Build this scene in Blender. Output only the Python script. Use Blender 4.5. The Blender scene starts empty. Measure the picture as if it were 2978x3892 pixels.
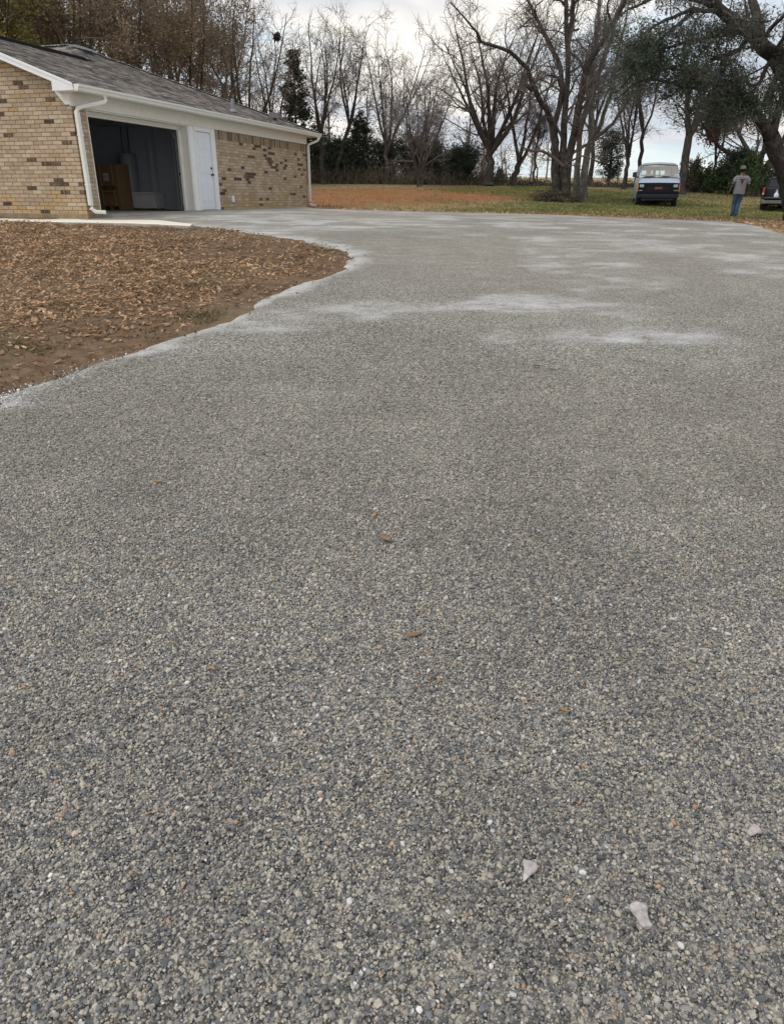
import bpy, bmesh, math, random
import numpy as np
from mathutils import Vector, Matrix

random.seed(7)
sc = bpy.context.scene
COL = sc.collection
R = math.radians

# ------------------------------------------------------------------ camera
EYE_Z = 0.446                     # the garage slab is z = 0; the drive falls about 1.1 m towards the camera
PITCH, ROLL = 0.4162, 0.006
cam_d = bpy.data.cameras.new("camera")
cam_d.sensor_fit = 'VERTICAL'
cam_d.sensor_height = 36.0
cam_d.lens = 36.0 * 2723.2 / 3892.0
cam_d.clip_start, cam_d.clip_end = 0.05, 3000
cam = bpy.data.objects.new("camera", cam_d)
COL.objects.link(cam)
cam.matrix_world = (Matrix.Translation((0, 0, EYE_Z)) @ Matrix.Rotation(math.pi / 2 - PITCH, 4, 'X')
                    @ Matrix.Rotation(ROLL, 4, 'Z'))
sc.camera = cam

# ------------------------------------------------------------------ sky
SUN_DIR = Vector((-0.50, -0.42, 0.78)).normalized()      # towards the sun, veiled by cloud
wd = bpy.data.worlds.new("World")
sc.world = wd
wd.use_nodes = True
wn, wl = wd.node_tree.nodes, wd.node_tree.links
wn.clear()
w_out = wn.new('ShaderNodeOutputWorld')
w_bg = wn.new('ShaderNodeBackground')
w_bg.inputs['Strength'].default_value = 0.10
sky = wn.new('ShaderNodeTexSky')
sky.sky_type = 'NISHITA'
sky.sun_disc = False
sky.sun_elevation = math.asin(SUN_DIR.z)
sky.sun_rotation = math.atan2(SUN_DIR.x, SUN_DIR.y)
sky.air_density, sky.dust_density, sky.ozone_density = 1.0, 0.6, 1.2
w_tc = wn.new('ShaderNodeTexCoord')
w_sep = wn.new('ShaderNodeSeparateXYZ')
wl.new(w_tc.outputs['Generated'], w_sep.inputs[0])


def wmath(op, a, b=None, c=None):
    n = wn.new('ShaderNodeMath')
    n.operation = op
    for i, v in enumerate((a, b, c)):
        if v is None:
            continue
        if isinstance(v, (int, float)):
            n.inputs[i].default_value = v
        else:
            wl.new(v, n.inputs[i])
    return n.outputs[0]


w_z = wmath('ADD', wmath('MAXIMUM', w_sep.outputs[2], 0.0), 0.13)
w_com = wn.new('ShaderNodeCombineXYZ')
wl.new(wmath('DIVIDE', w_sep.outputs[0], w_z), w_com.inputs[0])
wl.new(wmath('DIVIDE', w_sep.outputs[1], w_z), w_com.inputs[1])


def wnoise(scale, detail, off, rough=0.55, dist=0.0):
    m = wn.new('ShaderNodeMapping')
    m.inputs['Location'].default_value = off
    wl.new(w_com.outputs[0], m.inputs[0])
    n = wn.new('ShaderNodeTexNoise')
    n.inputs['Scale'].default_value = scale
    n.inputs['Detail'].default_value = detail
    n.inputs['Roughness'].default_value = rough
    n.inputs['Distortion'].default_value = dist
    wl.new(m.outputs[0], n.inputs['Vector'])
    return n.outputs[0]


def wramp(fac, stops):
    r = wn.new('ShaderNodeValToRGB')
    e = r.color_ramp.elements
    e[0].position, e[0].color = stops[0][0], (*stops[0][1], 1)
    e[1].position, e[1].color = stops[-1][0], (*stops[-1][1], 1)
    for p, c in stops[1:-1]:
        q = e.new(p)
        q.color = (*c, 1)
    wl.new(fac, r.inputs[0])
    return r.outputs[0]


def wmix(fac, a, b):
    m = wn.new('ShaderNodeMix')
    m.data_type = 'RGBA'
    for sock, v in ((m.inputs[0], fac), (m.inputs[6], a), (m.inputs[7], b)):
        if isinstance(v, (int, float)):
            sock.default_value = v
        elif isinstance(v, tuple):
            sock.default_value = (*v, 1)
        else:
            wl.new(v, sock)
    return m.outputs[2]


w_cover = wramp(wnoise(0.55, 5, (6.48, 3.02, 0), 0.5, 0.3), [(0.34, (0, 0, 0)), (0.52, (1, 1, 1))])
w_tone = wramp(wnoise(0.75, 4, (13.02, 1.45, 2.0), 0.5, 0.4),
               [(0.36, (3.9, 4.1, 4.6)), (0.47, (5.7, 5.75, 6.0)), (0.55, (8.0, 7.7, 7.1)), (0.70, (9.0, 8.7, 8.0))])
w_skyc = wmix(0.6, sky.outputs[0], (5.0, 6.1, 7.2))
w_col = wmix(w_cover, w_skyc, w_tone)
wl.new(w_col, w_bg.inputs['Color'])
wl.new(w_bg.outputs[0], w_out.inputs['Surface'])

# ------------------------------------------------------------------ sun behind cloud
sun_d = bpy.data.lights.new("sun", 'SUN')
sun_d.energy = 1.2
sun_d.angle = R(40)
sun_d.color = (1.0, 0.95, 0.88)
sun = bpy.data.objects.new("sun", sun_d)
COL.objects.link(sun)
sun.rotation_euler = (-SUN_DIR).to_track_quat('-Z', 'Y').to_euler()
sun.location = (0, 0, 40)

sc.view_settings.view_transform = 'Standard'
sc.view_settings.look = 'None'
sc.view_settings.exposure = 0.48
sc.view_settings.gamma = 1.0
sc.view_settings.use_curve_mapping = False
sc.render.engine = 'CYCLES'
sc.cycles.use_denoising = True
sc.cycles.use_adaptive_sampling = False
sc.cycles.max_bounces = 6
sc.cycles.diffuse_bounces = 3
sc.cycles.transparent_max_bounces = 6


# ------------------------------------------------------------------ helpers: objects
def tag(o, label=None, cat=None, group=None, kind=None):
    if label: o["label"] = label
    if cat: o["category"] = cat
    if group: o["group"] = group
    if kind: o["kind"] = kind
    return o


def empty(name, loc=(0, 0, 0), rz=0.0, label=None, cat=None, group=None):
    o = bpy.data.objects.new(name, None)
    o.empty_display_size = 0.2
    COL.objects.link(o)
    o.location = loc
    o.rotation_euler = (0, 0, rz)
    return tag(o, label, cat, group)


def link(name, me, parent=None, loc=None):
    o = bpy.data.objects.new(name, me)
    COL.objects.link(o)
    if parent is not None: o.parent = parent
    if loc is not None: o.location = loc
    return o


def np_mesh(name, verts, quads=None, tris=None, material=None, smooth=False, colors=None, attrs=None):
    """mesh from numpy arrays (fast)"""
    verts = np.asarray(verts, np.float32).reshape(-1, 3)
    nq = 0 if quads is None else len(quads)
    nt = 0 if tris is None else len(tris)
    me = bpy.data.meshes.new(name)
    me.vertices.add(len(verts))
    me.vertices.foreach_set("co", verts.ravel())
    li = []
    if nq: li.append(np.asarray(quads, np.int32).ravel())
    if nt: li.append(np.asarray(tris, np.int32).ravel())
    li = np.concatenate(li)
    me.loops.add(len(li))
    me.loops.foreach_set("vertex_index", li)
    me.polygons.add(nq + nt)
    starts = np.concatenate([np.arange(nq) * 4, nq * 4 + np.arange(nt) * 3]).astype(np.int32)
    me.polygons.foreach_set("loop_start", starts)
    if smooth:
        me.polygons.foreach_set("use_smooth", np.ones(nq + nt, bool))
    if colors is not None:
        a = me.attributes.new("Col", 'FLOAT_COLOR', 'POINT')
        c = np.ones((len(verts), 4), np.float32)
        c[:, :colors.shape[1]] = colors
        a.data.foreach_set("color", c.ravel())
    for k, v in (attrs or {}).items():
        a = me.attributes.new(k, 'FLOAT', 'POINT')
        a.data.foreach_set("value", np.asarray(v, np.float32).ravel())
    me.update(calc_edges=True)
    me.validate()
    if material: me.materials.append(material)
    return me


class MB:
    """collects boxes, prisms, tubes and sheets; build() links them as one mesh object"""

    def __init__(self):
        self.v, self.f, self.c = [], [], []

    def add(self, vs, fs, col=None):
        b = len(self.v)
        self.v += [tuple(p) for p in vs]
        self.f += [tuple(b + i for i in f) for f in fs]
        self.c += [col or (1, 1, 1)] * len(vs)
        return self

    def box(self, x0, x1, y0, y1, z0, z1, col=None):
        vs = [(x, y, z) for z in (z0, z1) for y in (y0, y1) for x in (x0, x1)]
        return self.add(vs, [(0, 2, 3, 1), (4, 5, 7, 6), (0, 1, 5, 4), (2, 6, 7, 3), (0, 4, 6, 2), (1, 3, 7, 5)], col)

    def hexa(self, p, col=None):
        """eight corners: bottom four (ccw) then top four"""
        return self.add(p, [(3, 2, 1, 0), (4, 5, 6, 7), (0, 1, 5, 4), (1, 2, 6, 5), (2, 3, 7, 6), (3, 0, 4, 7)], col)

    def prism(self, poly, axis, a, b, col=None):
        """poly of 2-D points extruded along axis ('x','y','z') from a to b"""
        def P(q, t):
            return {'x': (t, q[0], q[1]), 'y': (q[0], t, q[1]), 'z': (q[0], q[1], t)}[axis]
        n = len(poly)
        vs = [P(q, a) for q in poly] + [P(q, b) for q in poly]
        fs = [tuple(range(n))[::-1], tuple(range(n, 2 * n))] + [(i, (i + 1) % n, n + (i + 1) % n, n + i) for i in range(n)]
        return self.add(vs, fs, col)

    def tube(self, pts, rad, sides=8, square=None, cap=True, up=(0, 0, 1)):
        """swept tube; square=(w, d) sweeps a rectangle"""
        pts = [Vector(p) for p in pts]
        n = len(pts)
        rad = rad if isinstance(rad, (list, tuple)) else [rad] * n
        base = len(self.v)
        ring = []
        for i, p in enumerate(pts):
            t = (pts[min(i + 1, n - 1)] - pts[max(i - 1, 0)]).normalized()
            ref = Vector(up)
            if abs(t.dot(ref)) > 0.95: ref = Vector((0, 1, 0)) if abs(t.y) < .9 else Vector((1, 0, 0))
            u = t.cross(ref).normalized()
            w = u.cross(t).normalized()
            if square:
                q = [(-.5, -.5), (.5, -.5), (.5, .5), (-.5, .5)]
                ring.append([p + u * (a * square[0]) + w * (b * square[1]) for a, b in q])
            else:
                ring.append([p + (u * math.cos(2 * math.pi * k / sides) + w * math.sin(2 * math.pi * k / sides)) * rad[i] for k in range(sides)])
        s = len(ring[0])
        vs = [v for r_ in ring for v in r_]
        fs = [(i * s + k, i * s + (k + 1) % s, (i + 1) * s + (k + 1) % s, (i + 1) * s + k) for i in range(n - 1) for k in range(s)]
        if cap: fs += [tuple(range(s))[::-1], tuple((n - 1) * s + k for k in range(s))]
        return self.add(vs, fs)

    def lathe(self, prof, centre=(0, 0, 0), axis='z', sides=16):
        """prof: (radius, height) pairs"""
        vs, fs = [], []
        for r_, h in prof:
            for k in range(sides):
                a = 2 * math.pi * k / sides
                q = (r_ * math.cos(a), r_ * math.sin(a), h)
                q = {'z': q, 'x': (h, q[0], q[1]), 'y': (q[0], h, q[1])}[axis]
                vs.append((q[0] + centre[0], q[1] + centre[1], q[2] + centre[2]))
        n = len(prof)
        fs = [(i * sides + k, i * sides + (k + 1) % sides, (i + 1) * sides + (k + 1) % sides, (i + 1) * sides + k) for i in range(n - 1) for k in range(sides)]
        fs += [tuple(range(sides))[::-1], tuple((n - 1) * sides + k for k in range(sides))]
        return self.add(vs, fs)

    def mesh(self, name, material, smooth=False, bevel=0.0, segs=2, colored=False):
        me = bpy.data.meshes.new(name)
        me.from_pydata(self.v, [], self.f)
        if colored:
            a = me.attributes.new("Col", 'FLOAT_COLOR', 'POINT')
            a.data.foreach_set("color", np.array([(*c, 1.0) for c in self.c], np.float32).ravel())
        bm = bmesh.new()
        bm.from_mesh(me)
        bmesh.ops.recalc_face_normals(bm, faces=bm.faces)
        if bevel > 0:
            es = [e for e in bm.edges if len(e.link_faces) == 2 and e.calc_face_angle(0) > 0.5]
            bmesh.ops.bevel(bm, geom=es, offset=bevel, segments=segs, affect='EDGES', profile=0.5, clamp_overlap=True)
        bm.to_mesh(me)
        bm.free()
        if smooth:
            for p in me.polygons: p.use_smooth = True
            me.set_sharp_from_angle(angle=R(38))
        if material: me.materials.append(material)
        return me

    def build(self, name, material, parent=None, **k):
        return link(name, self.mesh(name, material, **k), parent)


def text_mesh(name, body, size, material, parent=None, depth=0.002, matrix=None, sx=1.0, bold=0.0):
    cu = bpy.data.curves.new(name, 'FONT')
    cu.body, cu.size, cu.extrude, cu.offset = body, size, depth, bold
    cu.align_x, cu.align_y = 'CENTER', 'CENTER'
    cu.resolution_u = 3
    tmp = bpy.data.objects.new(name, cu)
    COL.objects.link(tmp)
    me = bpy.data.meshes.new_from_object(tmp.evaluated_get(bpy.context.evaluated_depsgraph_get()))
    bpy.data.objects.remove(tmp)
    bpy.data.curves.remove(cu)
    me.materials.clear()
    me.materials.append(material)
    me.transform(Matrix.Diagonal((sx, 1, 1, 1)))
    if matrix is not None: me.transform(matrix)
    return link(name, me, parent)


# ------------------------------------------------------------------ helpers: materials
class NT:
    def __init__(self, name):
        self.m = bpy.data.materials.new(name)
        self.m.use_nodes = True
        self.n, self.l = self.m.node_tree.nodes, self.m.node_tree.links
        self.b = self.n['Principled BSDF']

    def put(self, sock, v):
        if isinstance(v, (int, float)): sock.default_value = v
        elif isinstance(v, tuple): sock.default_value = (*v, 1) if len(v) == 3 and sock.type == 'RGBA' else v
        else: self.l.new(v, sock)

    def coord(self, kind='Object', scale=(1, 1, 1)):
        t = self.n.new('ShaderNodeTexCoord')
        m = self.n.new('ShaderNodeMapping')
        m.inputs['Scale'].default_value = scale
        self.l.new(t.outputs[kind], m.inputs[0])
        return m.outputs[0]

    def noise(self, vec, scale, detail=4, rough=0.6, dist=0.0):
        n = self.n.new('ShaderNodeTexNoise')
        n.inputs['Scale'].default_value, n.inputs['Detail'].default_value = scale, detail
        n.inputs['Roughness'].default_value, n.inputs['Distortion'].default_value = rough, dist
        self.l.new(vec, n.inputs['Vector'])
        return n.outputs[0]

    def voro(self, vec, scale, out='Color', feature='F1', rnd=1.0):
        n = self.n.new('ShaderNodeTexVoronoi')
        n.feature = feature
        n.inputs['Scale'].default_value = scale
        n.inputs['Randomness'].default_value = rnd
        self.l.new(vec, n.inputs['Vector'])
        return n.outputs[out]

    def ramp(self, fac, stops, interp='LINEAR'):
        r = self.n.new('ShaderNodeValToRGB')
        r.color_ramp.interpolation = interp
        e = r.color_ramp.elements
        f = lambda c: (c, c, c, 1) if isinstance(c, (int, float)) else (*c, 1)
        e[0].position, e[0].color = stops[0][0], f(stops[0][1])
        e[1].position, e[1].color = stops[-1][0], f(stops[-1][1])
        for p, c in stops[1:-1]:
            q = e.new(p)
            q.color = f(c)
        self.l.new(fac, r.inputs[0])
        return r.outputs[0]

    def mix(self, fac, a, b, mode='MIX'):
        m = self.n.new('ShaderNodeMix')
        m.data_type, m.blend_type = 'RGBA', mode
        self.put(m.inputs[0], fac)
        self.put(m.inputs[6], a)
        self.put(m.inputs[7], b)
        return m.outputs[2]

    def math(self, op, a, b=None, clamp=False):
        m = self.n.new('ShaderNodeMath')
        m.operation, m.use_clamp = op, clamp
        self.put(m.inputs[0], a)
        if b is not None: self.put(m.inputs[1], b)
        return m.outputs[0]

    def attr(self, name, out='Color'):
        a = self.n.new('ShaderNodeAttribute')
        a.attribute_name = name
        return a.outputs[out]

    def sep(self, c):
        s = self.n.new('ShaderNodeSeparateColor')
        self.l.new(c, s.inputs[0])
        return s.outputs

    def bump(self, h, strength=0.4, dist=0.01):
        b = self.n.new('ShaderNodeBump')
        b.inputs['Strength'].default_value, b.inputs['Distance'].default_value = strength, dist
        self.l.new(h, b.inputs['Height'])
        self.l.new(b.outputs[0], self.b.inputs['Normal'])

    def done(self, col, rough=0.8, spec=0.3, metal=0.0):
        self.put(self.b.inputs['Base Color'], col)
        self.put(self.b.inputs['Roughness'], rough)
        self.put(self.b.inputs['Specular IOR Level'], spec)
        self.b.inputs['Metallic'].default_value = metal
        return self.m


def plain(name, col, rough=0.7, spec=0.3, metal=0.0, var=0.12, scale=6.0, bump=0.0, bscale=60.0, stretch=(1, 1, 1)):
    t = NT(name)
    v = t.coord('Object', stretch)
    n = t.noise(v, scale, 5, 0.62)
    f = t.ramp(n, [(0.25, 1.0 - var), (0.75, 1.0 + var)])
    c = t.mix(1.0, col, f, 'MULTIPLY')
    if bump: t.bump(t.noise(v, bscale, 4), bump, 0.01)
    return t.done(c, rough, spec, metal)


M = {}
M['white_paint'] = plain('white_paint', (.80, .81, .82), .45, .4, var=.05)
M['cream_paint'] = plain('cream_paint', (.78, .76, .70), .6, .3, var=.06)
M['door_paint'] = plain('door_paint', (.74, .78, .84), .4, .4, var=.03)
M['gutter_metal'] = plain('gutter_metal', (.76, .75, .71), .4, .4, var=.06)
M['black_metal'] = plain('black_metal', (.02, .02, .022), .4, .5, var=.1)
M['black_plastic'] = plain('black_plastic', (.018, .022, .03), .5, .35, var=.15)
M['rubber'] = plain('rubber', (.022, .022, .024), .8, .2, var=.2, bump=.2)
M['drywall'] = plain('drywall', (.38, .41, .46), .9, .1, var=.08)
M['concrete'] = plain('concrete', (.34, .33, .30), .85, .2, var=.2, scale=3, bump=.25)
M['new_concrete'] = plain('new_concrete', (.74, .70, .60), .85, .2, var=.10, scale=2.0, bump=.2)
M['foundation'] = plain('foundation', (.27, .21, .14), .9, .1, var=.3, scale=5, bump=.4)
M['mortar'] = plain('mortar', (.23, .185, .13), .95, .1, var=.15, scale=12, bump=.3)
M['chrome'] = plain('chrome', (.62, .62, .63), .18, .5, 1.0, var=.05)


# ------------------------------------------------------------------ lie of the land
def sm(a, b, t):
    t = np.clip((np.asarray(t, float) - a) / (b - a), 0, 1)
    return t * t * (3 - 2 * t)


def vnoise(x, y, s=1.0, seed=0):
    """smooth value noise in 0..1"""
    x = np.asarray(x, float) / s + seed * 17.3
    y = np.asarray(y, float) / s + seed * 9.7
    xi, yi = np.floor(x).astype(np.int64), np.floor(y).astype(np.int64)
    fx, fy = x - xi, y - yi
    fx, fy = fx * fx * (3 - 2 * fx), fy * fy * (3 - 2 * fy)

    def h(i, j):
        n = (i * 374761393 + j * 668265263 + seed * 144665) & 0xffffffff
        n = ((n ^ (n >> 13)) * 1274126177) & 0xffffffff
        return ((n ^ (n >> 16)) & 0xffff) / 65535.0
    return (h(xi, yi) * (1 - fx) + h(xi + 1, yi) * fx) * (1 - fy) + (h(xi, yi + 1) * (1 - fx) + h(xi + 1, yi + 1) * fx) * fy


def fbm(x, y, s, seed=0, o=4):
    return sum(vnoise(x, y, s / 2 ** k, seed + k) * .5 ** k for k in range(o)) / sum(.5 ** k for k in range(o))


def H(x, y):
    x, y = np.asarray(x, float), np.asarray(y, float)
    z = -1.12 * (1 - sm(-1, 22, y))
    z = z - .0185 * np.clip(x + 3, 0, 26) * sm(8, 22, y) * (1 - sm(40, 62, y))
    yy = np.minimum(y, 120.0)
    z = z + .05 * 2 * np.log1p(np.exp(np.clip((yy - 33.5) / 2, -40, 40))) - .023 * np.clip(yy - 56, 0, None)
    z = z + .027 * np.clip(y - 120, 0, 110) - .02 * np.clip(y - 260, 0, None)
    z = z + .05 * (fbm(x, y, 7.0, 3) - .5) * sm(26, 36, y)
    return z


def view_ray(px, py):
    """slope of the sight line through a measured point of the photograph: x and z gained per metre forward"""
    u2, v2 = (px - 1489) / 2723.2, (1946 - py) / 2723.2
    cr, sr = math.cos(ROLL), math.sin(ROLL)
    u, v = u2 * cr - v2 * sr, u2 * sr + v2 * cr
    c, s = math.cos(PITCH), math.sin(PITCH)
    fw = c + v * s
    return u / fw, (v * c - s) / fw


def at(px, py, y):
    a, b = view_ray(px, py)
    return Vector((a * y, y, EYE_Z + b * y))


def ground_at(px, py):
    a, b = view_ray(px, py)
    ys = np.concatenate([np.arange(.4, 40, .02), np.arange(40, 400, .2)])
    d = EYE_Z + b * ys - H(a * ys, ys)
    k = np.argmax(d < 0)
    y = float(ys[k])
    return Vector((a * y, y, float(H(a * y, y))))


def gz(x, y):
    return float(H(x, y))


HX, HY, HA = -7.0056, 17.7542, 1.285         # the house's near front corner and the bearing of its front wall
HD = Vector((math.cos(HA), math.sin(HA)))
HN = Vector((-HD.y, HD.x))


def hw(s, t):
    """house-local (along front, inward) to world x, y"""
    return (HX + HD.x * s + HN.x * t, HY + HD.y * s + HN.y * t)

# ================================================================== ground and drive
BED_PX = [(-420, 1700), (-200, 1600), (0, 1514), (104, 1486), (216, 1450), (328, 1397), (483, 1356), (621, 1306), (734, 1268), (846, 1220),
          (975, 1160), (1105, 1099), (1243, 1046), (1320, 1009), (1350, 983), (1320, 958), (1260, 935), (1148, 914), (992, 892), (863, 871), (735, 855)]
bed_edge = [ground_at(*p) for p in BED_PX]
far_edge = [ground_at(*p) for p in [(2978, 892), (2862, 858), (2766, 842), (2470, 832), (2152, 820), (1941, 815), (1517, 803), (1210, 795)]]
POLY = np.array([(p.x, p.y) for p in bed_edge]
                + [hw(-.9, -.7), hw(-.35, .1), hw(13.0, .1)]
                + [(p.x, p.y) for p in far_edge[::-1]]
                + [(far_edge[0].x + 2.2, far_edge[0].y - 2.0), (24, far_edge[0].y - 3.2), (24, -6), (-9, -6), (-9, 1.0)])


def signed_dist(x, y, poly):
    """> 0 inside the polygon, metres to its outline"""
    x, y = np.asarray(x, float).ravel(), np.asarray(y, float).ravel()
    d2 = np.full(x.shape, 1e9)
    ins = np.zeros(x.shape, bool)
    n = len(poly)
    for i in range(n):
        (ax, ay), (bx, by) = poly[i], poly[(i + 1) % n]
        dx, dy = bx - ax, by - ay
        t = np.clip(((x - ax) * dx + (y - ay) * dy) / (dx * dx + dy * dy + 1e-12), 0, 1)
        d2 = np.minimum(d2, (x - ax - t * dx) ** 2 + (y - ay - t * dy) ** 2)
        c = ((ay > y) != (by > y)) & (x < (bx - ax) * (y - ay) / (by - ay + 1e-12) + ax)
        ins ^= c
    return np.where(ins, 1, -1) * np.sqrt(d2)


def steps(a, b, d0, g=1.0):
    out, d = [a], d0
    while out[-1] < b:
        out.append(out[-1] + d)
        d *= g
    return out[:-1]


ys = np.array(steps(-6, 2, .4) + steps(2, 12, .10) + steps(12, 33, .17) + steps(33, 62, .45) + steps(62, 1500, .5, 1.09) + [1500.])
xp = steps(-10, 7, .135) + steps(7, 24, .30) + steps(24, 1200, .5, 1.11) + [1200.]
xn = [-q for q in steps(10, 1200, .5, 1.11)[1:]] + [-1200.]
xs = np.array(sorted(xn) + xp)
GX, GY = np.meshgrid(xs, ys)
GZ = H(GX, GY)
nx, ny = len(xs), len(ys)
gx, gy, gz_ = GX.ravel(), GY.ravel(), GZ.ravel()
near = (gx > -14) & (gx < 26) & (gy < 40)
sd = np.full(gx.shape, -30.0)
sd[near] = signed_dist(gx[near], gy[near], POLY)
sdn = sd + (fbm(gx, gy, .5, 11, 4) - .5) * .36 + (fbm(gx, gy, 2.4, 12, 2) - .5) * .16


def clods(x, y):
    m = (1 - sm(18.0, 19.5, y)) * (np.asarray(x) < 4)
    return m * (.075 * (fbm(x, y, .55, 95, 4) - .5) + .05 * np.maximum(fbm(x, y, .3, 96, 2) - .62, 0))


def grid_quads(mask=None):
    i = np.arange(nx * ny).reshape(ny, nx)
    q = np.stack([i[:-1, :-1], i[:-1, 1:], i[1:, 1:], i[1:, :-1]], -1).reshape(-1, 4)
    if mask is not None: q = q[mask[q].any(1)]
    return q


# --- what covers the soil: r = bare brown bed, g = orange clay, b = green grass, a = leaf-brown
def poly_of(pxs):
    return np.array([(p.x, p.y) for p in (ground_at(*q) for q in pxs)])


far = (gy > 22) & (gy < 75) & (gx > -30) & (gx < 45)
clay = np.zeros(gx.shape)
clay_poly = poly_of([(1140, 722), (1420, 716), (1700, 716), (2180, 724), (2160, 744), (1900, 757), (1700, 770), (1500, 781), (1330, 792), (1140, 800), (900, 800), (900, 722)])
clay[far] = sm(-1.2, 1.2, signed_dist(gx[far], gy[far], clay_poly) + (fbm(gx[far], gy[far], 3.0, 21) - .5) * 4.5)
green = sm(.25, .6, fbm(gx, gy, 6.0, 31)) * sm(30, 34, gy) * (1 - sm(56, 62, gy)) * sm(1, 7, gx + (fbm(gx, gy, 4, 33) - .5) * 5)
green = green * (1 - .85 * clay)
leafb = np.zeros(gx.shape)
leafb = (1 - sm(3.5, 9.5, -sd + (fbm(gx, gy, 2.0, 41) - .5) * 5)) * sm(22, 26, gy + 8 * sm(8, 11, gx)) * sm(3, 9, gx + 4 * (fbm(gx, gy, 3.0, 42) - .5)) * (sd < 0.5)
leafb = np.maximum(leafb, .8 * (1 - sm(.6, 1.6, -sd)) * (gy > 24))
bed = (1 - sm(19, 21, gy)) * (gx < 4)
gcol = np.stack([bed, clay, green, leafb], 1)


def ground_material():
    t = NT('ground_soil')
    v = t.coord('Object')
    s = t.sep(t.attr('Col'))
    al = t.attr('Col', 'Alpha')
    fine = t.noise(v, 9, 6, .7)
    mid = t.noise(v, 1.3, 5, .6)
    big = t.noise(v, .25, 4, .6)
    straw = t.ramp(fine, [(.3, (.13, .10, .05)), (.5, (.27, .20, .10)), (.72, (.40, .32, .18))])
    pasture = t.ramp(t.noise(v, .12, 5, .65), [(.3, (.26, .20, .11)), (.7, (.40, .32, .19))])
    # beyond the fence the pasture is paler
    p = t.n.new('ShaderNodeSeparateXYZ')
    t.l.new(v, p.inputs[0])
    beyond = t.math('MULTIPLY', t.math('SUBTRACT', p.outputs[1], 60), .1, True)
    base = t.mix(beyond, straw, pasture)
    grass = t.ramp(fine, [(.28, (.06, .075, .025)), (.52, (.135, .16, .058)), (.75, (.25, .25, .11))])
    c = t.mix(t.math('MULTIPLY', s[2], t.ramp(mid, [(.3, .55), (.55, 1.0)])), base, grass)
    clay_c = t.ramp(fine, [(.3, (.17, .064, .029)), (.5, (.30, .115, .05)), (.75, (.38, .18, .092))])
    c = t.mix(t.math('MULTIPLY', s[1], t.ramp(t.noise(v, .7, 8, .75), [(.3, .25), (.6, .98)])), c, clay_c)
    lit = t.ramp(t.noise(v, 22, 4, .7), [(.3, (.05, .032, .018)), (.52, (.13, .08, .045)), (.75, (.27, .18, .105))])
    c = t.mix(t.math('MULTIPLY', al, t.ramp(mid, [(.3, .5), (.6, .95)])), c, lit)
    dirt = t.ramp(t.noise(v, 7, 9, .8), [(.30, (.06, .038, .024)), (.46, (.155, .10, .063)), (.58, (.215, .145, .095)), (.74, (.34, .245, .165))])
    sandy = t.mix(t.ramp(big, [(.42, 0.0), (.62, .75)]), dirt, t.ramp(t.noise(v, 11, 8, .8), [(.3, (.13, .094, .062)), (.7, (.34, .26, .18))]))
    grassy = t.mix(t.ramp(t.noise(v, .9, 5, .7), [(.58, 0.0), (.70, .5)]), sandy, (.085, .085, .03))
    c = t.mix(s[0], c, grassy)
    t.bump(t.math('ADD', t.noise(v, 26, 5, .7), t.noise(v, 5, 3)), .9, .03)
    return t.done(c, .95, .1)


ground = link('ground', np_mesh('ground', np.stack([gx, gy, gz_ + clods(gx, gy) * (1 - sm(-.35, -.05, sd))], 1), grid_quads(), material=ground_material(), smooth=True, colors=gcol))
tag(ground, kind='structure')

# --- gravel drive: a crowned sheet whose rim dives under the soil
rim = np.clip(sdn * .16, -.09, .016) + .004
rim = rim + np.where(sd > .5, .010 * (fbm(gx, gy, .6, 51) - .5), 0)
yy = gy
be = np.array([(p.x, p.y) for p in bed_edge])
WHITE_SPOTS = [(ground_at(px, py), rx, ry, k) for (px, py, rx, ry, k) in
               [(2420, 1290, 1.1, .9, 1), (2080, 1190, 1.4, .8, .8), (1950, 1160, .9, .6, .7), (2230, 1010, 1.0, 2.4, .8), (1500, 1190, 1.2, .5, .6),
                (1050, 1230, .9, .45, .8), (1270, 1180, .7, .4, .7), (1900, 1280, .3, .25, .9), (2330, 930, 2.0, 1.2, .6), (2950, 1000, 1.3, 2.6, .9),
                (1600, 850, 5, 1.6, .8), (1000, 860, 2.2, 1.4, .8), (2200, 860, 5, 1.0, .7)]]


def whiteness(x, y):
    """pale limestone fines: thickest along the bed's edge and in raked patches up the drive"""
    strk = fbm(x * .45, y * 1.6, .9, 61, 4)
    cl = fbm(x, y, 1.7, 62, 4)
    w = sm(.47, .64, .5 * cl + .5 * strk + .26 * (sm(9, 20, y) - .62))
    w *= sm(4.5, 8.5, y + (fbm(x, y, 2, 63) - .5) * 4)
    bd = np.full(x.shape, 9.0)
    for i in range(len(be) - 1):
        dx, dy = be[i + 1] - be[i]
        t_ = np.clip(((x - be[i, 0]) * dx + (y - be[i, 1]) * dy) / (dx * dx + dy * dy), 0, 1)
        bd = np.minimum(bd, np.hypot(x - be[i, 0] - t_ * dx, y - be[i, 1] - t_ * dy))
    for (p_, rx, ry, k) in WHITE_SPOTS:
        e = ((x - p_.x) / (.8 * rx)) ** 2 + ((y - p_.y) / ry) ** 2
        w = np.maximum(w, k * (1 - sm(.2, 1.5, e + (fbm(x, y, .5, 65) - .5) * 1.9)))
    w *= sm(2.6, 4.0, y) * (.25 + .75 * sm(.38, .60, fbm(x * .6, y * 1.5, .35, 67, 3)))
    w *= .70 * (.10 + .90 * sm(.42, .58, fbm(x * .8, y * 1.4, .6, 68, 5)))
    edge = .8 * (1 - sm(.0, .30, bd + (fbm(x, y, .4, 64) - .45) * .5)) * (.38 + .60 * sm(3.2, 6.0, y))
    return np.maximum(w, edge)


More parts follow.
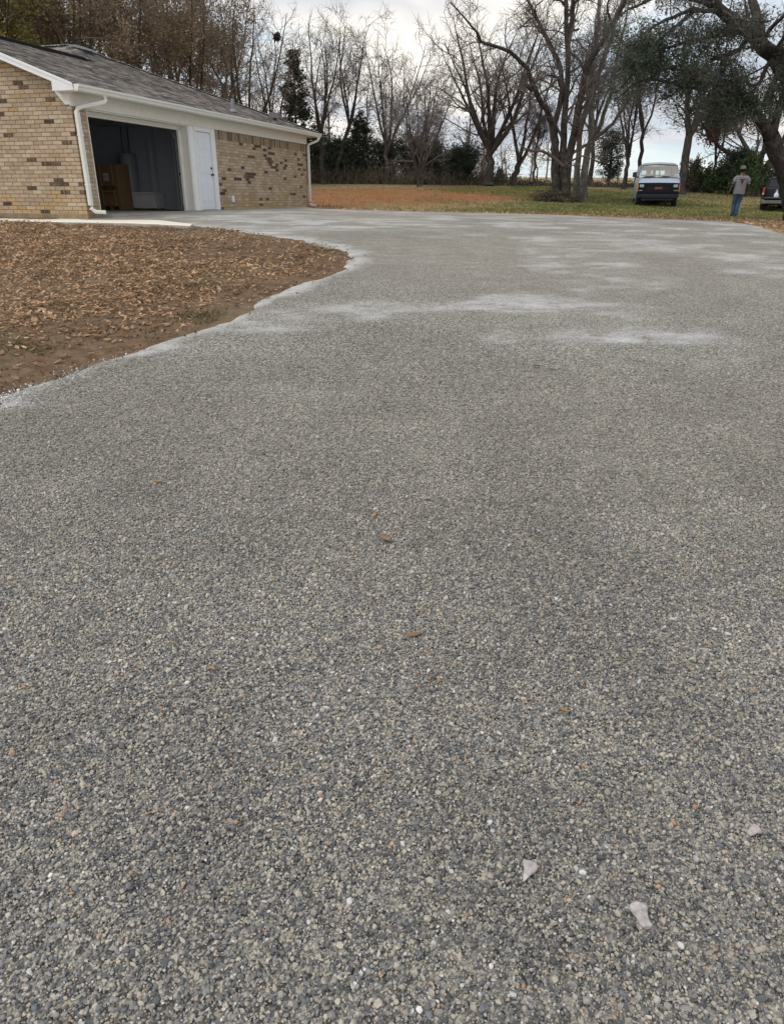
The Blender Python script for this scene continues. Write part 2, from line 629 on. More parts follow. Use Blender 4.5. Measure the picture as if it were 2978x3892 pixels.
white = np.zeros(gx.shape)
white[near] = whiteness(gx[near], gy[near])
ruts = np.exp(-((gx - .9 - .10 * gy) / .35) ** 2) + np.exp(-((gx + .6 - .10 * gy) / .35) ** 2)
gmask = (sdn > -.7) & near


def gravel_material():
    t = NT('gravel_bed')
    v = t.coord('Object')
    w = t.attr('white', 'Fac')
    d1 = t.voro(v, 95, 'Color')
    s1 = t.sep(d1)
    stone = t.ramp(s1[0], [(0.0, (.055, .054, .054)), (.3, (.135, .13, .122)), (.55, (.245, .235, .21)), (.8, (.37, .345, .295)), (1.0, (.53, .495, .435))])
    grit = t.ramp(t.noise(v, 30, 8, .85), [(.30, .42), (.5, 1.0), (.70, 1.6)])
    c = t.mix(1.0, stone, grit, 'MULTIPLY')
    c = t.mix(1.0, c, t.ramp(t.noise(v, .8, 5, .65), [(.3, .84), (.7, 1.13)]), 'MULTIPLY')
    # trodden dust: warmer and smoother further up the drive
    dust = t.attr('dust', 'Fac')
    c = t.mix(t.math('MULTIPLY', dust, .62), c, t.ramp(t.noise(v, 14, 8, .85), [(.3, (.150, .137, .117)), (.5, (.295, .272, .234)), (.7, (.465, .43, .375))]))
    # rake and tyre streaks that still read far up the drive
    stre = t.ramp(t.noise(t.coord('Object', (.5, 1.0, 1.0)), 4.5, 6, .75), [(.3, .70), (.5, 1.0), (.7, 1.28)])
    c = t.mix(t.math('MULTIPLY', dust, .9), c, t.mix(1.0, c, stre, 'MULTIPLY'))
    fl = t.ramp(t.noise(v, 55, 5, .8), [(.25, (.36, .36, .355)), (.5, (.62, .62, .615)), (.75, (.84, .84, .835))])
    k = t.math('MULTIPLY', t.math('POWER', w, .75), t.ramp(t.noise(t.coord('Object', (.55, 1.0, 1.0)), 6, 10, .85), [(.36, .10), (.56, 1.0)]), True)
    c = t.mix(k, c, fl)
    t.bump(t.math('ADD', t.math('MULTIPLY', t.voro(v, 95, 'Distance'), -1.0), t.noise(v, 40, 4, .7)), .8, .008)
    return t.done(c, .9, .2)


used = np.zeros(nx * ny, bool)
gq = grid_quads(gmask)
used[gq.ravel()] = True
remap = np.cumsum(used) - 1
GRAVEL_MAT = gravel_material()
dust = sm(5, 14, yy) * (.45 + .55 * sm(.3, .7, fbm(gx, gy, 3, 71)))
gravel_drive = link('gravel_driveway', np_mesh('gravel_driveway', np.stack([gx, gy, gz_ + rim], 1)[used], remap[gq], material=GRAVEL_MAT, smooth=True,
                                               attrs={'white': white[used], 'dust': dust[used]}))
tag(gravel_drive, kind='structure')


# --- loose stones of the near drive: one object, instanced stones
def stone_points():
    rng = np.random.default_rng(5)
    pts = []

    def patch(y0, y1, sp, keep):
        yv = np.arange(y0, y1, sp)
        for y in yv:
            hx = .86 * y + .25
            xv = np.arange(-hx, hx, sp)
            k = keep(y)
            if k < 1: xv = xv[rng.random(len(xv)) < k]
            q = np.stack([xv + rng.uniform(-.5, .5, len(xv)) * sp, y + rng.uniform(-.5, .5, len(xv)) * sp], 1)
            pts.append(q)
    patch(.62, 1.7, .0057, lambda y: 1.0)
    patch(1.7, 2.6, .0064, lambda y: 1.0)
    patch(2.6, 3.6, .0074, lambda y: 1.0)
    patch(3.6, 6.5, .0095, lambda y: max(0.0, 1.0 - (y - 3.6) / 2.9))
    p = np.concatenate(pts)
    p = p[signed_dist(p[:, 0], p[:, 1], POLY) + rng.normal(size=len(p)) * .08 > .0]
    z = H(p[:, 0], p[:, 1]) + .020 + .010 * (fbm(p[:, 0], p[:, 1], .6, 51) - .5) + rng.uniform(-.003, .007, len(p))
    sc_ = rng.lognormal(0, .40, len(p)) * .0029
    sc_ = np.clip(sc_, .0018, .0090)
    sc_ *= np.interp(p[:, 1], [1.5, 2.6, 6.0], [1.0, 1.12, 1.25])
    wht = whiteness(p[:, 0], p[:, 1])
    wht = (rng.random(len(p)) < .9 * wht).astype(float)
    return np.column_stack([p, z]), sc_, wht


def stone_material():
    t = NT('gravel_stone')
    oi = t.n.new('ShaderNodeObjectInfo')
    r = oi.outputs['Random']
    c = t.ramp(r, [(0.0, (.088, .090, .096)), (.18, (.155, .158, .164)), (.36, (.235, .230, .226)), (.52, (.315, .298, .270)), (.68, (.405, .37, .312)), (.82, (.485, .438, .356)),
                   (.885, (.145, .16, .185)), (.935, (.52, .49, .425)), (.955, (.40, .23, .125)), (.970, (.44, .44, .43)), (1.0, (.68, .67, .65))])
    v = t.coord('Object')
    c = t.mix(1.0, c, t.ramp(t.noise(v, 1.4, 5, .7), [(.3, .78), (.7, 1.2)]), 'MULTIPLY')
    da = t.n.new('ShaderNodeAttribute')
    da.attribute_type, da.attribute_name = 'INSTANCER', 'dst'
    c = t.mix(da.outputs['Fac'], c, (.345, .322, .282))          # dust trodden in further up the drive
    wa = t.n.new('ShaderNodeAttribute')
    wa.attribute_type, wa.attribute_name = 'INSTANCER', 'wht'
    c = t.mix(wa.outputs['Fac'], c, t.ramp(r, [(0.0, (.42, .42, .415)), (.5, (.60, .60, .595)), (1.0, (.82, .82, .815))]))
    # patches of darker and lighter stone across the drive
    g = t.n.new('ShaderNodeNewGeometry')
    c = t.mix(1.0, c, t.ramp(t.noise(g.outputs['Position'], 1.6, 4, .6), [(.32, .90), (.68, 1.10)]), 'MULTIPLY')
    sm_ = t.n.new('ShaderNodeMapping')
    sm_.inputs['Scale'].default_value = (1.5, .16, 1)
    t.l.new(g.outputs['Position'], sm_.inputs[0])
    c = t.mix(1.0, c, t.ramp(t.noise(sm_.outputs[0], 1.6, 3, .5), [(.34, .92), (.66, 1.08)]), 'MULTIPLY')      # tyre and roller lanes
    return t.done(c, .85, .25)


def make_stones():
    pts, scl, wht = stone_points()
    me = bpy.data.meshes.new('loose_gravel')
    me.vertices.add(len(pts))
    me.vertices.foreach_set('co', pts.astype(np.float32).ravel())
    a = me.attributes.new('scl', 'FLOAT', 'POINT')
    a.data.foreach_set('value', scl.astype(np.float32))
    a = me.attributes.new('dst', 'FLOAT', 'POINT')
    a.data.foreach_set('value', (.62 * sm(1.6, 5.5, pts[:, 1])).astype(np.float32))
    a = me.attributes.new('wht', 'FLOAT', 'POINT')
    a.data.foreach_set('value', wht.astype(np.float32))
    o = link('loose_gravel', me)
    g = bpy.data.node_groups.new('loose_gravel', 'GeometryNodeTree')
    g.interface.new_socket(name='Geometry', in_out='INPUT', socket_type='NodeSocketGeometry')
    g.interface.new_socket(name='Geometry', in_out='OUTPUT', socket_type='NodeSocketGeometry')
    N, L = g.nodes, g.links
    gi, go = N.new('NodeGroupInput'), N.new('NodeGroupOutput')
    m2p = N.new('GeometryNodeMeshToPoints')
    L.new(gi.outputs[0], m2p.inputs['Mesh'])
    join = N.new('GeometryNodeJoinGeometry')
    smat = stone_material()
    for k in range(9):
        ico = N.new('GeometryNodeMeshIcoSphere')
        ico.inputs['Radius'].default_value = 1.0
        ico.inputs['Subdivisions'].default_value = 2 if k % 3 == 0 else 1
        sp = N.new('GeometryNodeSetPosition')
        rv = N.new('FunctionNodeRandomValue')
        rv.data_type = 'FLOAT_VECTOR'
        rv.inputs[0].default_value = (-.34,) * 3
        rv.inputs[1].default_value = (.34,) * 3
        if k % 3 == 0:
            rv.inputs[0].default_value = (-.13,) * 3
            rv.inputs[1].default_value = (.13,) * 3
        rv.inputs['Seed'].default_value = 31 + k
        L.new(ico.outputs['Mesh'], sp.inputs['Geometry'])
        L.new(rv.outputs[0], sp.inputs['Offset'])
        tr = N.new('GeometryNodeTransform')
        tr.inputs['Scale'].default_value = [(1.2, .85, .75), (1.0, .95, .85), (1.4, .8, .7), (1.05, .8, .9), (.95, 1.0, .8), (1.5, .7, .7), (1.05, 1.0, .9), (1.25, 1.0, .65), (1.0, .85, 1.0)][k]
        L.new(sp.outputs[0], tr.inputs[0])
        stm = N.new('GeometryNodeSetMaterial')
        stm.inputs['Material'].default_value = smat
        L.new(tr.outputs[0], stm.inputs[0])
        gt = N.new('GeometryNodeGeometryToInstance')
        L.new(stm.outputs[0], gt.inputs[0])
        L.new(gt.outputs[0], join.inputs[0])
    iop = N.new('GeometryNodeInstanceOnPoints')
    iop.inputs['Pick Instance'].default_value = True
    L.new(m2p.outputs[0], iop.inputs['Points'])
    L.new(join.outputs[0], iop.inputs['Instance'])
    ri = N.new('FunctionNodeRandomValue')
    ri.data_type = 'INT'
    [s for s in ri.inputs if s.name == 'Min' and s.type == 'INT'][0].default_value = 0
    [s for s in ri.inputs if s.name == 'Max' and s.type == 'INT'][0].default_value = 8
    L.new([s for s in ri.outputs if s.type == 'INT'][0], iop.inputs['Instance Index'])
    rr = N.new('FunctionNodeRandomValue')
    rr.data_type = 'FLOAT_VECTOR'
    rr.inputs[0].default_value = (-1.1, -1.1, 0)
    rr.inputs[1].default_value = (1.1, 1.1, 6.283)
    rr.inputs['Seed'].default_value = 3
    L.new(rr.outputs[0], iop.inputs['Rotation'])
    na = N.new('GeometryNodeInputNamedAttribute')
    na.data_type = 'FLOAT'
    na.inputs['Name'].default_value = 'scl'
    L.new([s for s in na.outputs if s.type == 'VALUE' and s.enabled][0], iop.inputs['Scale'])
    L.new(iop.outputs[0], go.inputs[0])
    md = o.modifiers.new('stones', 'NODES')
    md.node_group = g
    tag(o, 'loose grey and tan pea gravel on the near drive', 'gravel', kind='stuff')
    return o


make_stones()

# ================================================================== the brick house
WALL_L, FRIEZE, PITCH_R = 13.07, 2.18, 0.36
EAVE_Y, EAVE_Z, RAKE_X, FAR_X = -.35, 2.58, -.25, 13.42
APEX = (7.535, 5.535)            # where the main hips meet
RIDGE_Y = 3.2                    # garage ridge
COURSE, BRICK_L, JOINT = .084, .257, .011


def roof_z(y):
    return EAVE_Z + PITCH_R * (y - EAVE_Y)


house = empty('brick_house', (HX, HY, 0), HA, 'tan brick house with open garage, white trim and grey shingle roof', 'house')


def brick_material():
    t = NT('brick_clay')
    v = t.coord('Object', (1, 1, 1))
    g = t.n.new('ShaderNodeNewGeometry')
    c = t.attr('Col')
    n = t.noise(g.outputs['Position'], 26, 5, .75)
    f = t.ramp(n, [(.25, .68), (.5, 1.0), (.75, 1.28)])
    c = t.mix(1.0, c, f, 'MULTIPLY')
    st = t.n.new('ShaderNodeMapping')
    st.inputs['Scale'].default_value = (60, 60, 9)
    t.l.new(g.outputs['Position'], st.inputs[0])
    strk_ = t.noise(st.outputs[0], 1.0, 4, .7)
    c = t.mix(t.ramp(strk_, [(.52, 0.0), (.66, .55)]), c, (.50, .41, .31))      # pale sand struck streaks
    # kiln flashing: dark smears on some of the clay
    fl = t.ramp(t.noise(g.outputs['Position'], 7.0, 4, .7), [(.60, 0.0), (.72, .55)])
    c = t.mix(fl, c, (.10, .065, .045))
    t.bump(n, .6, .006)
    return t.done(c, .92, .12)


BRICK_MAT = brick_material()
TAN = [(.43, .335, .235), (.475, .375, .27), (.40, .305, .21), (.50, .405, .30), (.44, .335, .24), (.37, .28, .195)]
GOLD = [(.42, .295, .155), (.39, .275, .14), (.45, .32, .18)]
DARK = [(.085, .055, .042), (.12, .075, .055), (.065, .045, .038)]


def brick_colour(rng, z, y):
    dark = .03 + .34 * float(vnoise(y * 1.3 + 5, z * 2.5, .5, 81) > (.66 if y > 10 else .74))
    r_ = rng.random()
    if r_ < dark: return 'd', rng.randrange(3)
    if r_ < dark + .45 * max(0, 1 - z / .6) + .03: return 'g', rng.randrange(3)
    return 't', rng.randrange(6)


def brick_box(mb, a0, a1, z0, z1, face, col, axis, proud=0.0):
    """axis 'x': the wall's outer face looks towards -x (gable); 'y': towards -y (front)"""
    d0, d1 = face - proud, face + .06
    if axis == 'x': mb.box(d0, d1, a0, a1, z0, z1, col)
    else: mb.box(a0, a1, d0, d1, z0, z1, col)


BRICK_MESH = {}


def brick_data(kind, k, ln):
    key = (kind, k, round(ln, 3))
    if key not in BRICK_MESH:
        col = {'t': TAN, 'g': GOLD, 'd': DARK}[kind][k]
        mb = MB()
        mb.box(0, .066, 0, ln, 0, COURSE - JOINT, col)
        BRICK_MESH[key] = mb.mesh('brick', BRICK_MAT, colored=True, bevel=.0035, segs=1)
    return BRICK_MESH[key]


rng = random.Random(12)
# gable wall: mortar core and brick courses
gw = MB()
GD = 6.4
top = lambda y: min(roof_z(y), roof_z(2 * RIDGE_Y - y)) - .16
gw.prism([(.008, -.02), (GD, -.02), (GD, top(GD)), (RIDGE_Y, top(RIDGE_Y)), (.008, top(.008))], 'x', .010, .20)
gable_wall = gw.build('gable_wall', M['mortar'], house)
n_ind, gable_rest = 0, MB()
row = 0
singles = []
while True:
    z0 = .01 + row * COURSE
    if z0 > top(RIDGE_Y) - .02: break
    y = 0.0 if row % 2 == 0 else -BRICK_L / 2
    while y < 4.9:
        a0, a1 = max(y, 0.0), min(y + BRICK_L - JOINT, GD)
        zt = z0 + COURSE - JOINT
        if a1 - a0 > .04 and z0 + .02 < top((a0 + a1) / 2):
            kind, k = brick_colour(rng, z0, (a0 + a1) / 2)
            singles.append((a0, a1, z0, zt, kind, k, rng.uniform(-.0015, .0025)))
        y += BRICK_L
    row += 1
# the 300 bricks that show largest are the ones nearest the corner within the picture
singles.sort(key=lambda b: (b[0] > 2.75, b[0] + (0 if b[2] < 3.3 else 9)))
for i, (a0, a1, z0, zt, kind, k, pr) in enumerate(singles):
    if i < 290:
        o = link('brick', brick_data(kind, k, a1 - a0), gable_wall, (pr, a0, z0))
    else:
        brick_box(gable_rest, a0, a1, z0, zt, 0, {'t': TAN, 'g': GOLD, 'd': DARK}[kind][k], 'x', -pr)
o = gable_rest.build('brickwork', BRICK_MAT, gable_wall, colored=True)
o["kind"] = "stuff"

# front wall: corner pier, brick wall beyond the door with a soldier course under the frieze
core = MB()
core.box(.21, .485, .008, .30, -.02, FRIEZE)
core.box(.010, .21, .008, .009, -.02, FRIEZE)
core.box(6.14, WALL_L - .008, .008, .20, -.02, FRIEZE)
core.box(4.74, 6.14, .03, .20, 2.10, FRIEZE + .2)
core.box(.05, WALL_L - .01, .03, .20, FRIEZE, 2.50)
front_wall = core.build('front_wall', M['mortar'], house)
fb = MB()
for (x0, x1) in ((.02, .475), (6.15, WALL_L)):
    row = 0
    ztop = FRIEZE - .252 if x0 > 1 else FRIEZE
    while .01 + row * COURSE < ztop - .03:
        z0 = .01 + row * COURSE
        x = x0 - (BRICK_L / 2 if row % 2 else 0)
        while x < x1 - .02:
            a0, a1 = max(x, x0), min(x + BRICK_L - JOINT, x1)
            if a1 - a0 > .035:
                kind, k = brick_colour(rng, z0, a0 * .55 + 20)
                brick_box(fb, a0, a1, z0, min(z0 + COURSE - JOINT, ztop), 0, {'t': TAN, 'g': GOLD, 'd': DARK}[kind][k], 'y', rng.uniform(-.002, .003))
            x += BRICK_L
        row += 1
x = 6.15
while x < WALL_L - .05:
    kind, k = brick_colour(rng, 2.0, x)
    brick_box(fb, x, x + COURSE - JOINT, FRIEZE - .245, FRIEZE, 0, [(.30, .235, .16), (.34, .27, .19), (.25, .19, .125), (.11, .075, .055)][rng.choice([0, 0, 1, 1, 2, 2, 3])], 'y', rng.uniform(-.003, .003))
    x += COURSE
o = fb.build('brickwork', BRICK_MAT, front_wall, colored=True)
o["kind"] = "stuff"
fb = MB()                                             # bricks returning into the far side
fb.box(WALL_L - .008, WALL_L, .2, 12, -.02, 2.45)
fb.box(.2, WALL_L - .01, 12.0, 12.2, -.02, 2.45)
fb.box(WALL_L - .2, WALL_L - .009, .2, 12, -.02, 2.45)
fb.box(2.0, 2.2, 6.6, 12, -.02, 2.45)
fb.box(.2, 2.2, 6.4, 6.6, -.02, 2.45)
fb.build('rear_wall', M['mortar'], house)

fd = MB()
fd.box(-.03, .5, -.03, GD, -.55, .012)
fd.box(6.05, WALL_L + .03, -.025, .4, -.55, .010)
fd.box(-.02, WALL_L, .4, 12.2, -.55, -.012)
fd.build('foundation', M['foundation'], house, bevel=.01)
sl = MB()
sl.box(.50, 6.05, -.35, .4, -.30, -.004)
sl.box(.20, 6.45, .4, 6.2, -.011, .0)
sl.build('garage_slab', M['concrete'], house)

# --- trim
fz = MB()
fz.box(-.024, WALL_L + .02, -.028, .03, FRIEZE, 2.455)
fz.box(-.024, WALL_L + .02, -.040, -.028, FRIEZE, FRIEZE + .035)
fz.build('frieze_board', M['cream_paint'], house, bevel=.004, segs=1)
fz = MB()
fz.prism([(-.02, 2.205), (.107, 2.205), (.334, 2.455), (-.02, 2.455)], 'x', -.045, -.004)
fz.build('frieze_return', M['cream_paint'], house)
so = MB()
so.box(RAKE_X + .03, FAR_X - .02, EAVE_Y + .02, .05, 2.456, 2.470)
so.box(WALL_L, FAR_X - .02, .05, 12, 2.456, 2.470)
so.build('soffit', M['cream_paint'], house)


def rake(mb, x0, x1, lo, hi, y0=EAVE_Y + .03, y1=RIDGE_Y):
    mb.add([(x0, y0, roof_z(y0) - lo), (x1, y0, roof_z(y0) - lo), (x1, y1, roof_z(y1) - lo), (x0, y1, roof_z(y1) - lo),
            (x0, y0, roof_z(y0) - hi), (x1, y0, roof_z(y0) - hi), (x1, y1, roof_z(y1) - hi), (x0, y1, roof_z(y1) - hi)],
           [(3, 2, 1, 0), (4, 5, 6, 7), (0, 1, 5, 4), (1, 2, 6, 5), (2, 3, 7, 6), (3, 0, 4, 7)])


rk = MB()
rake(rk, RAKE_X, RAKE_X + .03, .155, .012)
rake(rk, RAKE_X - .012, RAKE_X, .070, .012)
rk.build('rake_fascia', M['white_paint'], house)
rk = MB()
rake(rk, RAKE_X + .031, .012, .165, .150, y0=.19)
rk.build('rake_soffit', M['cream_paint'], house)
rk = MB()
rk.prism([(.20, 2.615), (.21, 2.445), (-.31, 2.440), (-.325, 2.575), (-.30, 2.585)], 'x', RAKE_X - .004, RAKE_X + .05)
rk.prism([(.20, 2.46), (.21, 2.44), (-.31, 2.435), (-.31, 2.455)], 'x', RAKE_X + .05, -.01)
rk.build('eave_return', M['white_paint'], house)
# gutter: ogee profile
gp = [(-.352, 2.560), (-.352, 2.432), (-.425, 2.428), (-.446, 2.452), (-.452, 2.485), (-.478, 2.515), (-.482, 2.556), (-.470, 2.556), (-.466, 2.52), (-.44, 2.49), (-.43, 2.45), (-.362, 2.445), (-.362, 2.560)]
gu = MB()
gu.prism(gp, 'x', RAKE_X - .01, FAR_X + .10)
gu.prism([(-.352, 2.555), (-.352, 2.432), (-.425, 2.428), (-.446, 2.452), (-.452, 2.485), (-.478, 2.515), (-.480, 2.555)], 'x', RAKE_X - .018, RAKE_X - .010)
gu.prism([(-.352, 2.555), (-.352, 2.432), (-.425, 2.428), (-.446, 2.452), (-.452, 2.485), (-.478, 2.515), (-.480, 2.555)], 'x', FAR_X + .10, FAR_X + .106)
gutter = gu.build('gutter', M['gutter_metal'], house)
for k in range(9):
    s_ = MB()
    s_.box(.8 + k * 1.5, .83 + k * 1.5, -.476, -.36, 2.545, 2.552)
    s_.build('gutter_hanger', M['gutter_metal'], gutter)
gu = MB()
gu.prism([(FAR_X - .002, 2.56), (FAR_X - .002, 2.43), (FAR_X + .09, 2.43), (FAR_X + .10, 2.50), (FAR_X + .125, 2.556)], 'y', -.34, 12)
gu.build('side_gutter', M['gutter_metal'], house)


def downspout(pts, straps):
    d = MB()
    d.tube(pts, 1, square=(.105, .078), cap=False)
    o = d.build('downspout', M['gutter_metal'], house, bevel=.008, segs=2, smooth=True)
    for z in straps:
        s_ = MB()
        s_.box(-.058, .058, -.046, .046, -.012, .012)
        q = s_.build('strap', M['gutter_metal'], o)
        q.location = (pts[6][0], pts[6][1], z)
    return o


downspout([(.64, -.425, 2.44), (.64, -.425, 2.35), (.60, -.40, 2.30), (.20, -.15, 2.185), (.09, -.085, 2.14), (.07, -.075, 2.07), (.07, -.075, 1.9), (.07, -.075, .20),
           (.075, -.08, .13), (.11, -.14, .065), (.18, -.27, .055), (.22, -.34, .05)], (1.62, .62))
downspout([(13.28, -.425, 2.44), (13.28, -.425, 2.36), (13.26, -.39, 2.31), (13.16, -.22, 2.23), (13.09, -.10, 2.18), (13.08, -.078, 2.10), (13.08, -.078, 1.9), (13.08, -.078, .22),
           (13.08, -.085, .14), (13.09, -.14, .075), (13.10, -.28, .06), (13.10, -.36, .05)], (1.62, .62))

# --- garage opening: recess, jambs and header
jb = MB()
jb.box(.476, .494, -.012, .30, -.004, 2.175)
jb.build('garage_jamb', M['white_paint'], house, bevel=.003, segs=1)
jb = MB()
jb.box(4.700, 4.735, .002, .30, -.004, 2.175)
jb.box(4.61, 4.700, .235, .30, -.004, 2.10)
jb.build('garage_jamb', M['cream_paint'], house, bevel=.003, segs=1)
jb = MB()
jb.box(.494, 4.700, .235, .30, 2.055, 2.175)
jb.box(.494, 4.700, .20, .235, 2.10, 2.175)
jb.box(.494, 4.700, .0, .20, 2.150, 2.1785)
jb.build('garage_header', M['cream_paint'], house, bevel=.003, segs=1)
tr = MB()
tr.tube([(4.56, .36, .03), (4.56, .36, 1.85), (4.56, .42, 2.05), (4.56, .62, 2.16), (4.56, 2.8, 2.2)], 1, square=(.03, .06))
tr.build('garage_track', M['chrome'], house)
# side panel and six-panel door
pn = MB()
pn.box(4.735, 4.965, -.016, .05, -.004, 2.178)
pn.build('door_side_panel', M['white_paint'], house, bevel=.004, segs=1)
fr = MB()
fr.box(4.965, 5.055, -.030, .05, .0, 2.178)
fr.box(5.885, 6.135, -.030, .05, .0, 2.178)
fr.box(5.055, 5.885, -.030, .05, 2.065, 2.178)
fr.box(4.985, 5.035, -.040, -.030, .0, 2.14)
fr.box(5.905, 5.955, -.040, -.030, .0, 2.14)
fr.build('door_frame', M['white_paint'], house, bevel=.004, segs=1)
db = MB()
db.box(5.064, 5.876, .006, .048, .028, 2.056)
door = db.build('door', M['door_paint'], house, bevel=.003, segs=1)
for (z0, z1) in ((.22, .82), (.98, 1.50), (1.62, 1.90)):
    for (x0, x1) in ((5.17, 5.44), (5.50, 5.77)):
        pm = MB()
        pm.prism([(x0, z0), (x1, z0), (x1, z1), (x0, z1)], 'y', .001, .0058)
        pm.add([(x0 + .012, .001, z0 + .012), (x1 - .012, .001, z0 + .012), (x1 - .012, .001, z1 - .012), (x0 + .012, .001, z1 - .012),
                (x0 + .045, -.006, z0 + .045), (x1 - .045, -.006, z0 + .045), (x1 - .045, -.006, z1 - .045), (x0 + .045, -.006, z1 - .045)],
               [(4, 5, 6, 7), (0, 1, 5, 4), (1, 2, 6, 5), (2, 3, 7, 6), (3, 0, 4, 7)])
        pm.build('panel', M['door_paint'], door)
hk = MB()
hk.lathe([(.0, -.07), (.022, -.068), (.030, -.052), (.026, -.035), (.012, -.030), (.012, -.008), (.032, -.006), (.032, .006)], (5.815, 0, .97), 'y', 14)
hk.build('door_knob', M['black_metal'], door, smooth=True)
hk = MB()
hk.lathe([(.0, -.030), (.022, -.028), (.030, -.012), (.032, .006)], (5.815, 0, 1.14), 'y', 14)
hk.build('deadbolt', M['black_metal'], door, smooth=True)
hk = MB()
hk.box(5.055, 5.885, -.06, .05, .0, .026)
hk.build('threshold', M['black_metal'], house)
ob = MB()
ob.box(6.91, 7.04, -.035, -.003, .215, .405)
ob.box(6.925, 7.025, -.047, -.035, .235, .385)
ob.build('outlet_cover', M['white_paint'], house, bevel=.008)

# --- garage room
gr = MB()
gr.box(.205, .24, .31, 6.2, .0, 2.42)
gr.box(.24, 6.40, 6.17, 6.2, .0, 2.42)
gr.box(6.36, 6.40, .05, 6.17, .0, 2.42)
gr.box(.205, 6.40, .31, 6.2, 2.42, 2.44)
gr.box(4.735, 6.36, .20, .24, 2.08, 2.42)
gr.box(5.90, 6.36, .20, .24, .0, 2.08)
gr.box(4.735, 5.05, .20, .24, .0, 2.08)
gr.build('garage_interior', M['drywall'], house)
idr = MB()
idr.box(6.315, 6.359, .55, 1.42, .06, 2.06)
idoor = idr.build('inner_door', plain('inner_door_paint', (.66, .69, .74), .5, .3, var=.04), house, bevel=.004)
idr = MB()
idr.lathe([(.0, -.07), (.03, -.06), (.026, -.035), (.012, -.03), (.012, 0.02)], (6.315, 1.33, 1.0), 'x', 12)
idr.build('door_knob', M['black_metal'], idoor, smooth=True)
idr = MB()
idr.box(6.33, 6.359, 1.42, 1.52, .0, 2.15)
idr.box(6.33, 6.359, .45, .55, .0, 2.15)
idr.box(6.33, 6.359, .55, 1.42, 2.06, 2.15)
idr.build('inner_door_casing', plain('inner_casing_paint', (.72, .75, .78), .5, .3, var=.04), house)
ws = MB()
ws.box(6.18, 6.359, 2.15, 2.30, .0, 2.41)
ws.build('wall_stub', M['drywall'], house)


# --- roof
def shingle_material():
    t = NT('asphalt_shingle')
    c = t.attr('Col')
    v = t.coord('Object')
    c = t.mix(1.0, c, t.ramp(t.noise(v, 60, 4, .8), [(.3, .72), (.7, 1.3)]), 'MULTIPLY')
    c = t.mix(1.0, c, t.ramp(t.noise(v, .9, 5, .6), [(.3, .82), (.7, 1.18)]), 'MULTIPLY')
    t.bump(t.noise(v, 180, 3), .5, .004)
    return t.done(c, .95, .1)


SHINGLE = shingle_material()
SH_COL = [(.20, .182, .170), (.27, .245, .224), (.155, .142, .136), (.33, .29, .255), (.115, .107, .107), (.25, .22, .195)]
RZ = roof_z(RIDGE_Y)
AZ = roof_z(APEX[1])
HIPX = FAR_X - (APEX[1] - EAVE_Y) * 2          # near eave line of the main roof
JX = HIPX + (RIDGE_Y - EAVE_Y)                   # where the garage ridge meets the main hip
VY = 2 * RIDGE_Y - EAVE_Y
BACK = 12.5
planes = [
    [(RAKE_X, EAVE_Y, EAVE_Z), (FAR_X, EAVE_Y, EAVE_Z), (APEX[0], APEX[1], AZ), (JX, RIDGE_Y, RZ), (RAKE_X, RIDGE_Y, RZ)],
    [(JX, RIDGE_Y, RZ), (APEX[0], APEX[1], AZ), (APEX[0], BACK, AZ), (HIPX, BACK, EAVE_Z), (HIPX, VY, EAVE_Z)],
    [(RAKE_X, RIDGE_Y, RZ), (JX, RIDGE_Y, RZ), (HIPX, VY, EAVE_Z), (RAKE_X, VY, EAVE_Z)],
    [(FAR_X, EAVE_Y, EAVE_Z), (FAR_X, BACK, EAVE_Z), (APEX[0], BACK, AZ), (APEX[0], APEX[1], AZ)],
]
deck = MB()
for pl in planes:
    n = len(pl)
    vs = [(x, y, z - .012) for x, y, z in pl] + [(x, y, z - .045) for x, y, z in pl]
    deck.add(vs, [tuple(range(n)), tuple(range(n, 2 * n))[::-1]] + [(i, (i + 1) % n, n + (i + 1) % n, n + i) for i in range(n)])
roof = deck.build('roof', plain('roof_deck', (.06, .055, .055), .9, .1), house)


def clip_row(poly2, v):
    xs_ = []
    for (a, b) in zip(poly2, poly2[1:] + poly2[:1]):
        if (a[1] - v) * (b[1] - v) < 0: xs_.append(a[0] + (b[0] - a[0]) * (v - a[1]) / (b[1] - a[1]))
    return (min(xs_), max(xs_)) if len(xs_) >= 2 else None


def shingles(name, poly2, to3, vmax, nrm):
    """poly2 in (along, up-slope) coordinates; to3 maps them to house space"""
    rg = random.Random(name)
    mb = MB()
    ex = .143
    k = 0
    v = min(p[1] for p in poly2)
    while v < vmax:
        c = clip_row(poly2, min(v + .02, vmax - .001))
        c2 = clip_row(poly2, min(v + ex, vmax - .002)) or c
        if c is None: break
        u = min(c[0], c2[0]) - rg.uniform(0, .3)
        hi = max(c[1], c2[1])
        while u < hi:
            w = rg.choice([.11, .16, .2, .28, .33])
            u0, u1 = max(u, c[0]), min(u + w, c[1])
            t0, t1 = max(u, c2[0]), min(u + w, c2[1])
            u += w + .004
            if u1 - u0 < .02: continue
            t0, t1 = min(max(t0, c2[0]), c2[1]), max(min(t1, c2[1]), c2[0])
            h = .013 + rg.choice([0, 0, .005])
            v0 = v - rg.choice([.0, .0, .012])
            up = Vector(nrm)
            P = [Vector(to3(u0, v0)) + up * h, Vector(to3(u1, v0)) + up * h, Vector(to3(t1, v + ex + .004)) + up * .002, Vector(to3(t0, v + ex + .004)) + up * .002,
                 Vector(to3(u0, v0)) - up * .004, Vector(to3(u1, v0)) - up * .004]
            col = rg.choice(SH_COL)
            mb.add(P, [(0, 1, 2, 3), (4, 5, 1, 0), (0, 3, 4), (1, 5, 2)], col)
        v += ex
        k += 1
    o = mb.build('shingles', SHINGLE, roof, colored=True)
    o["kind"] = "stuff"
    return o


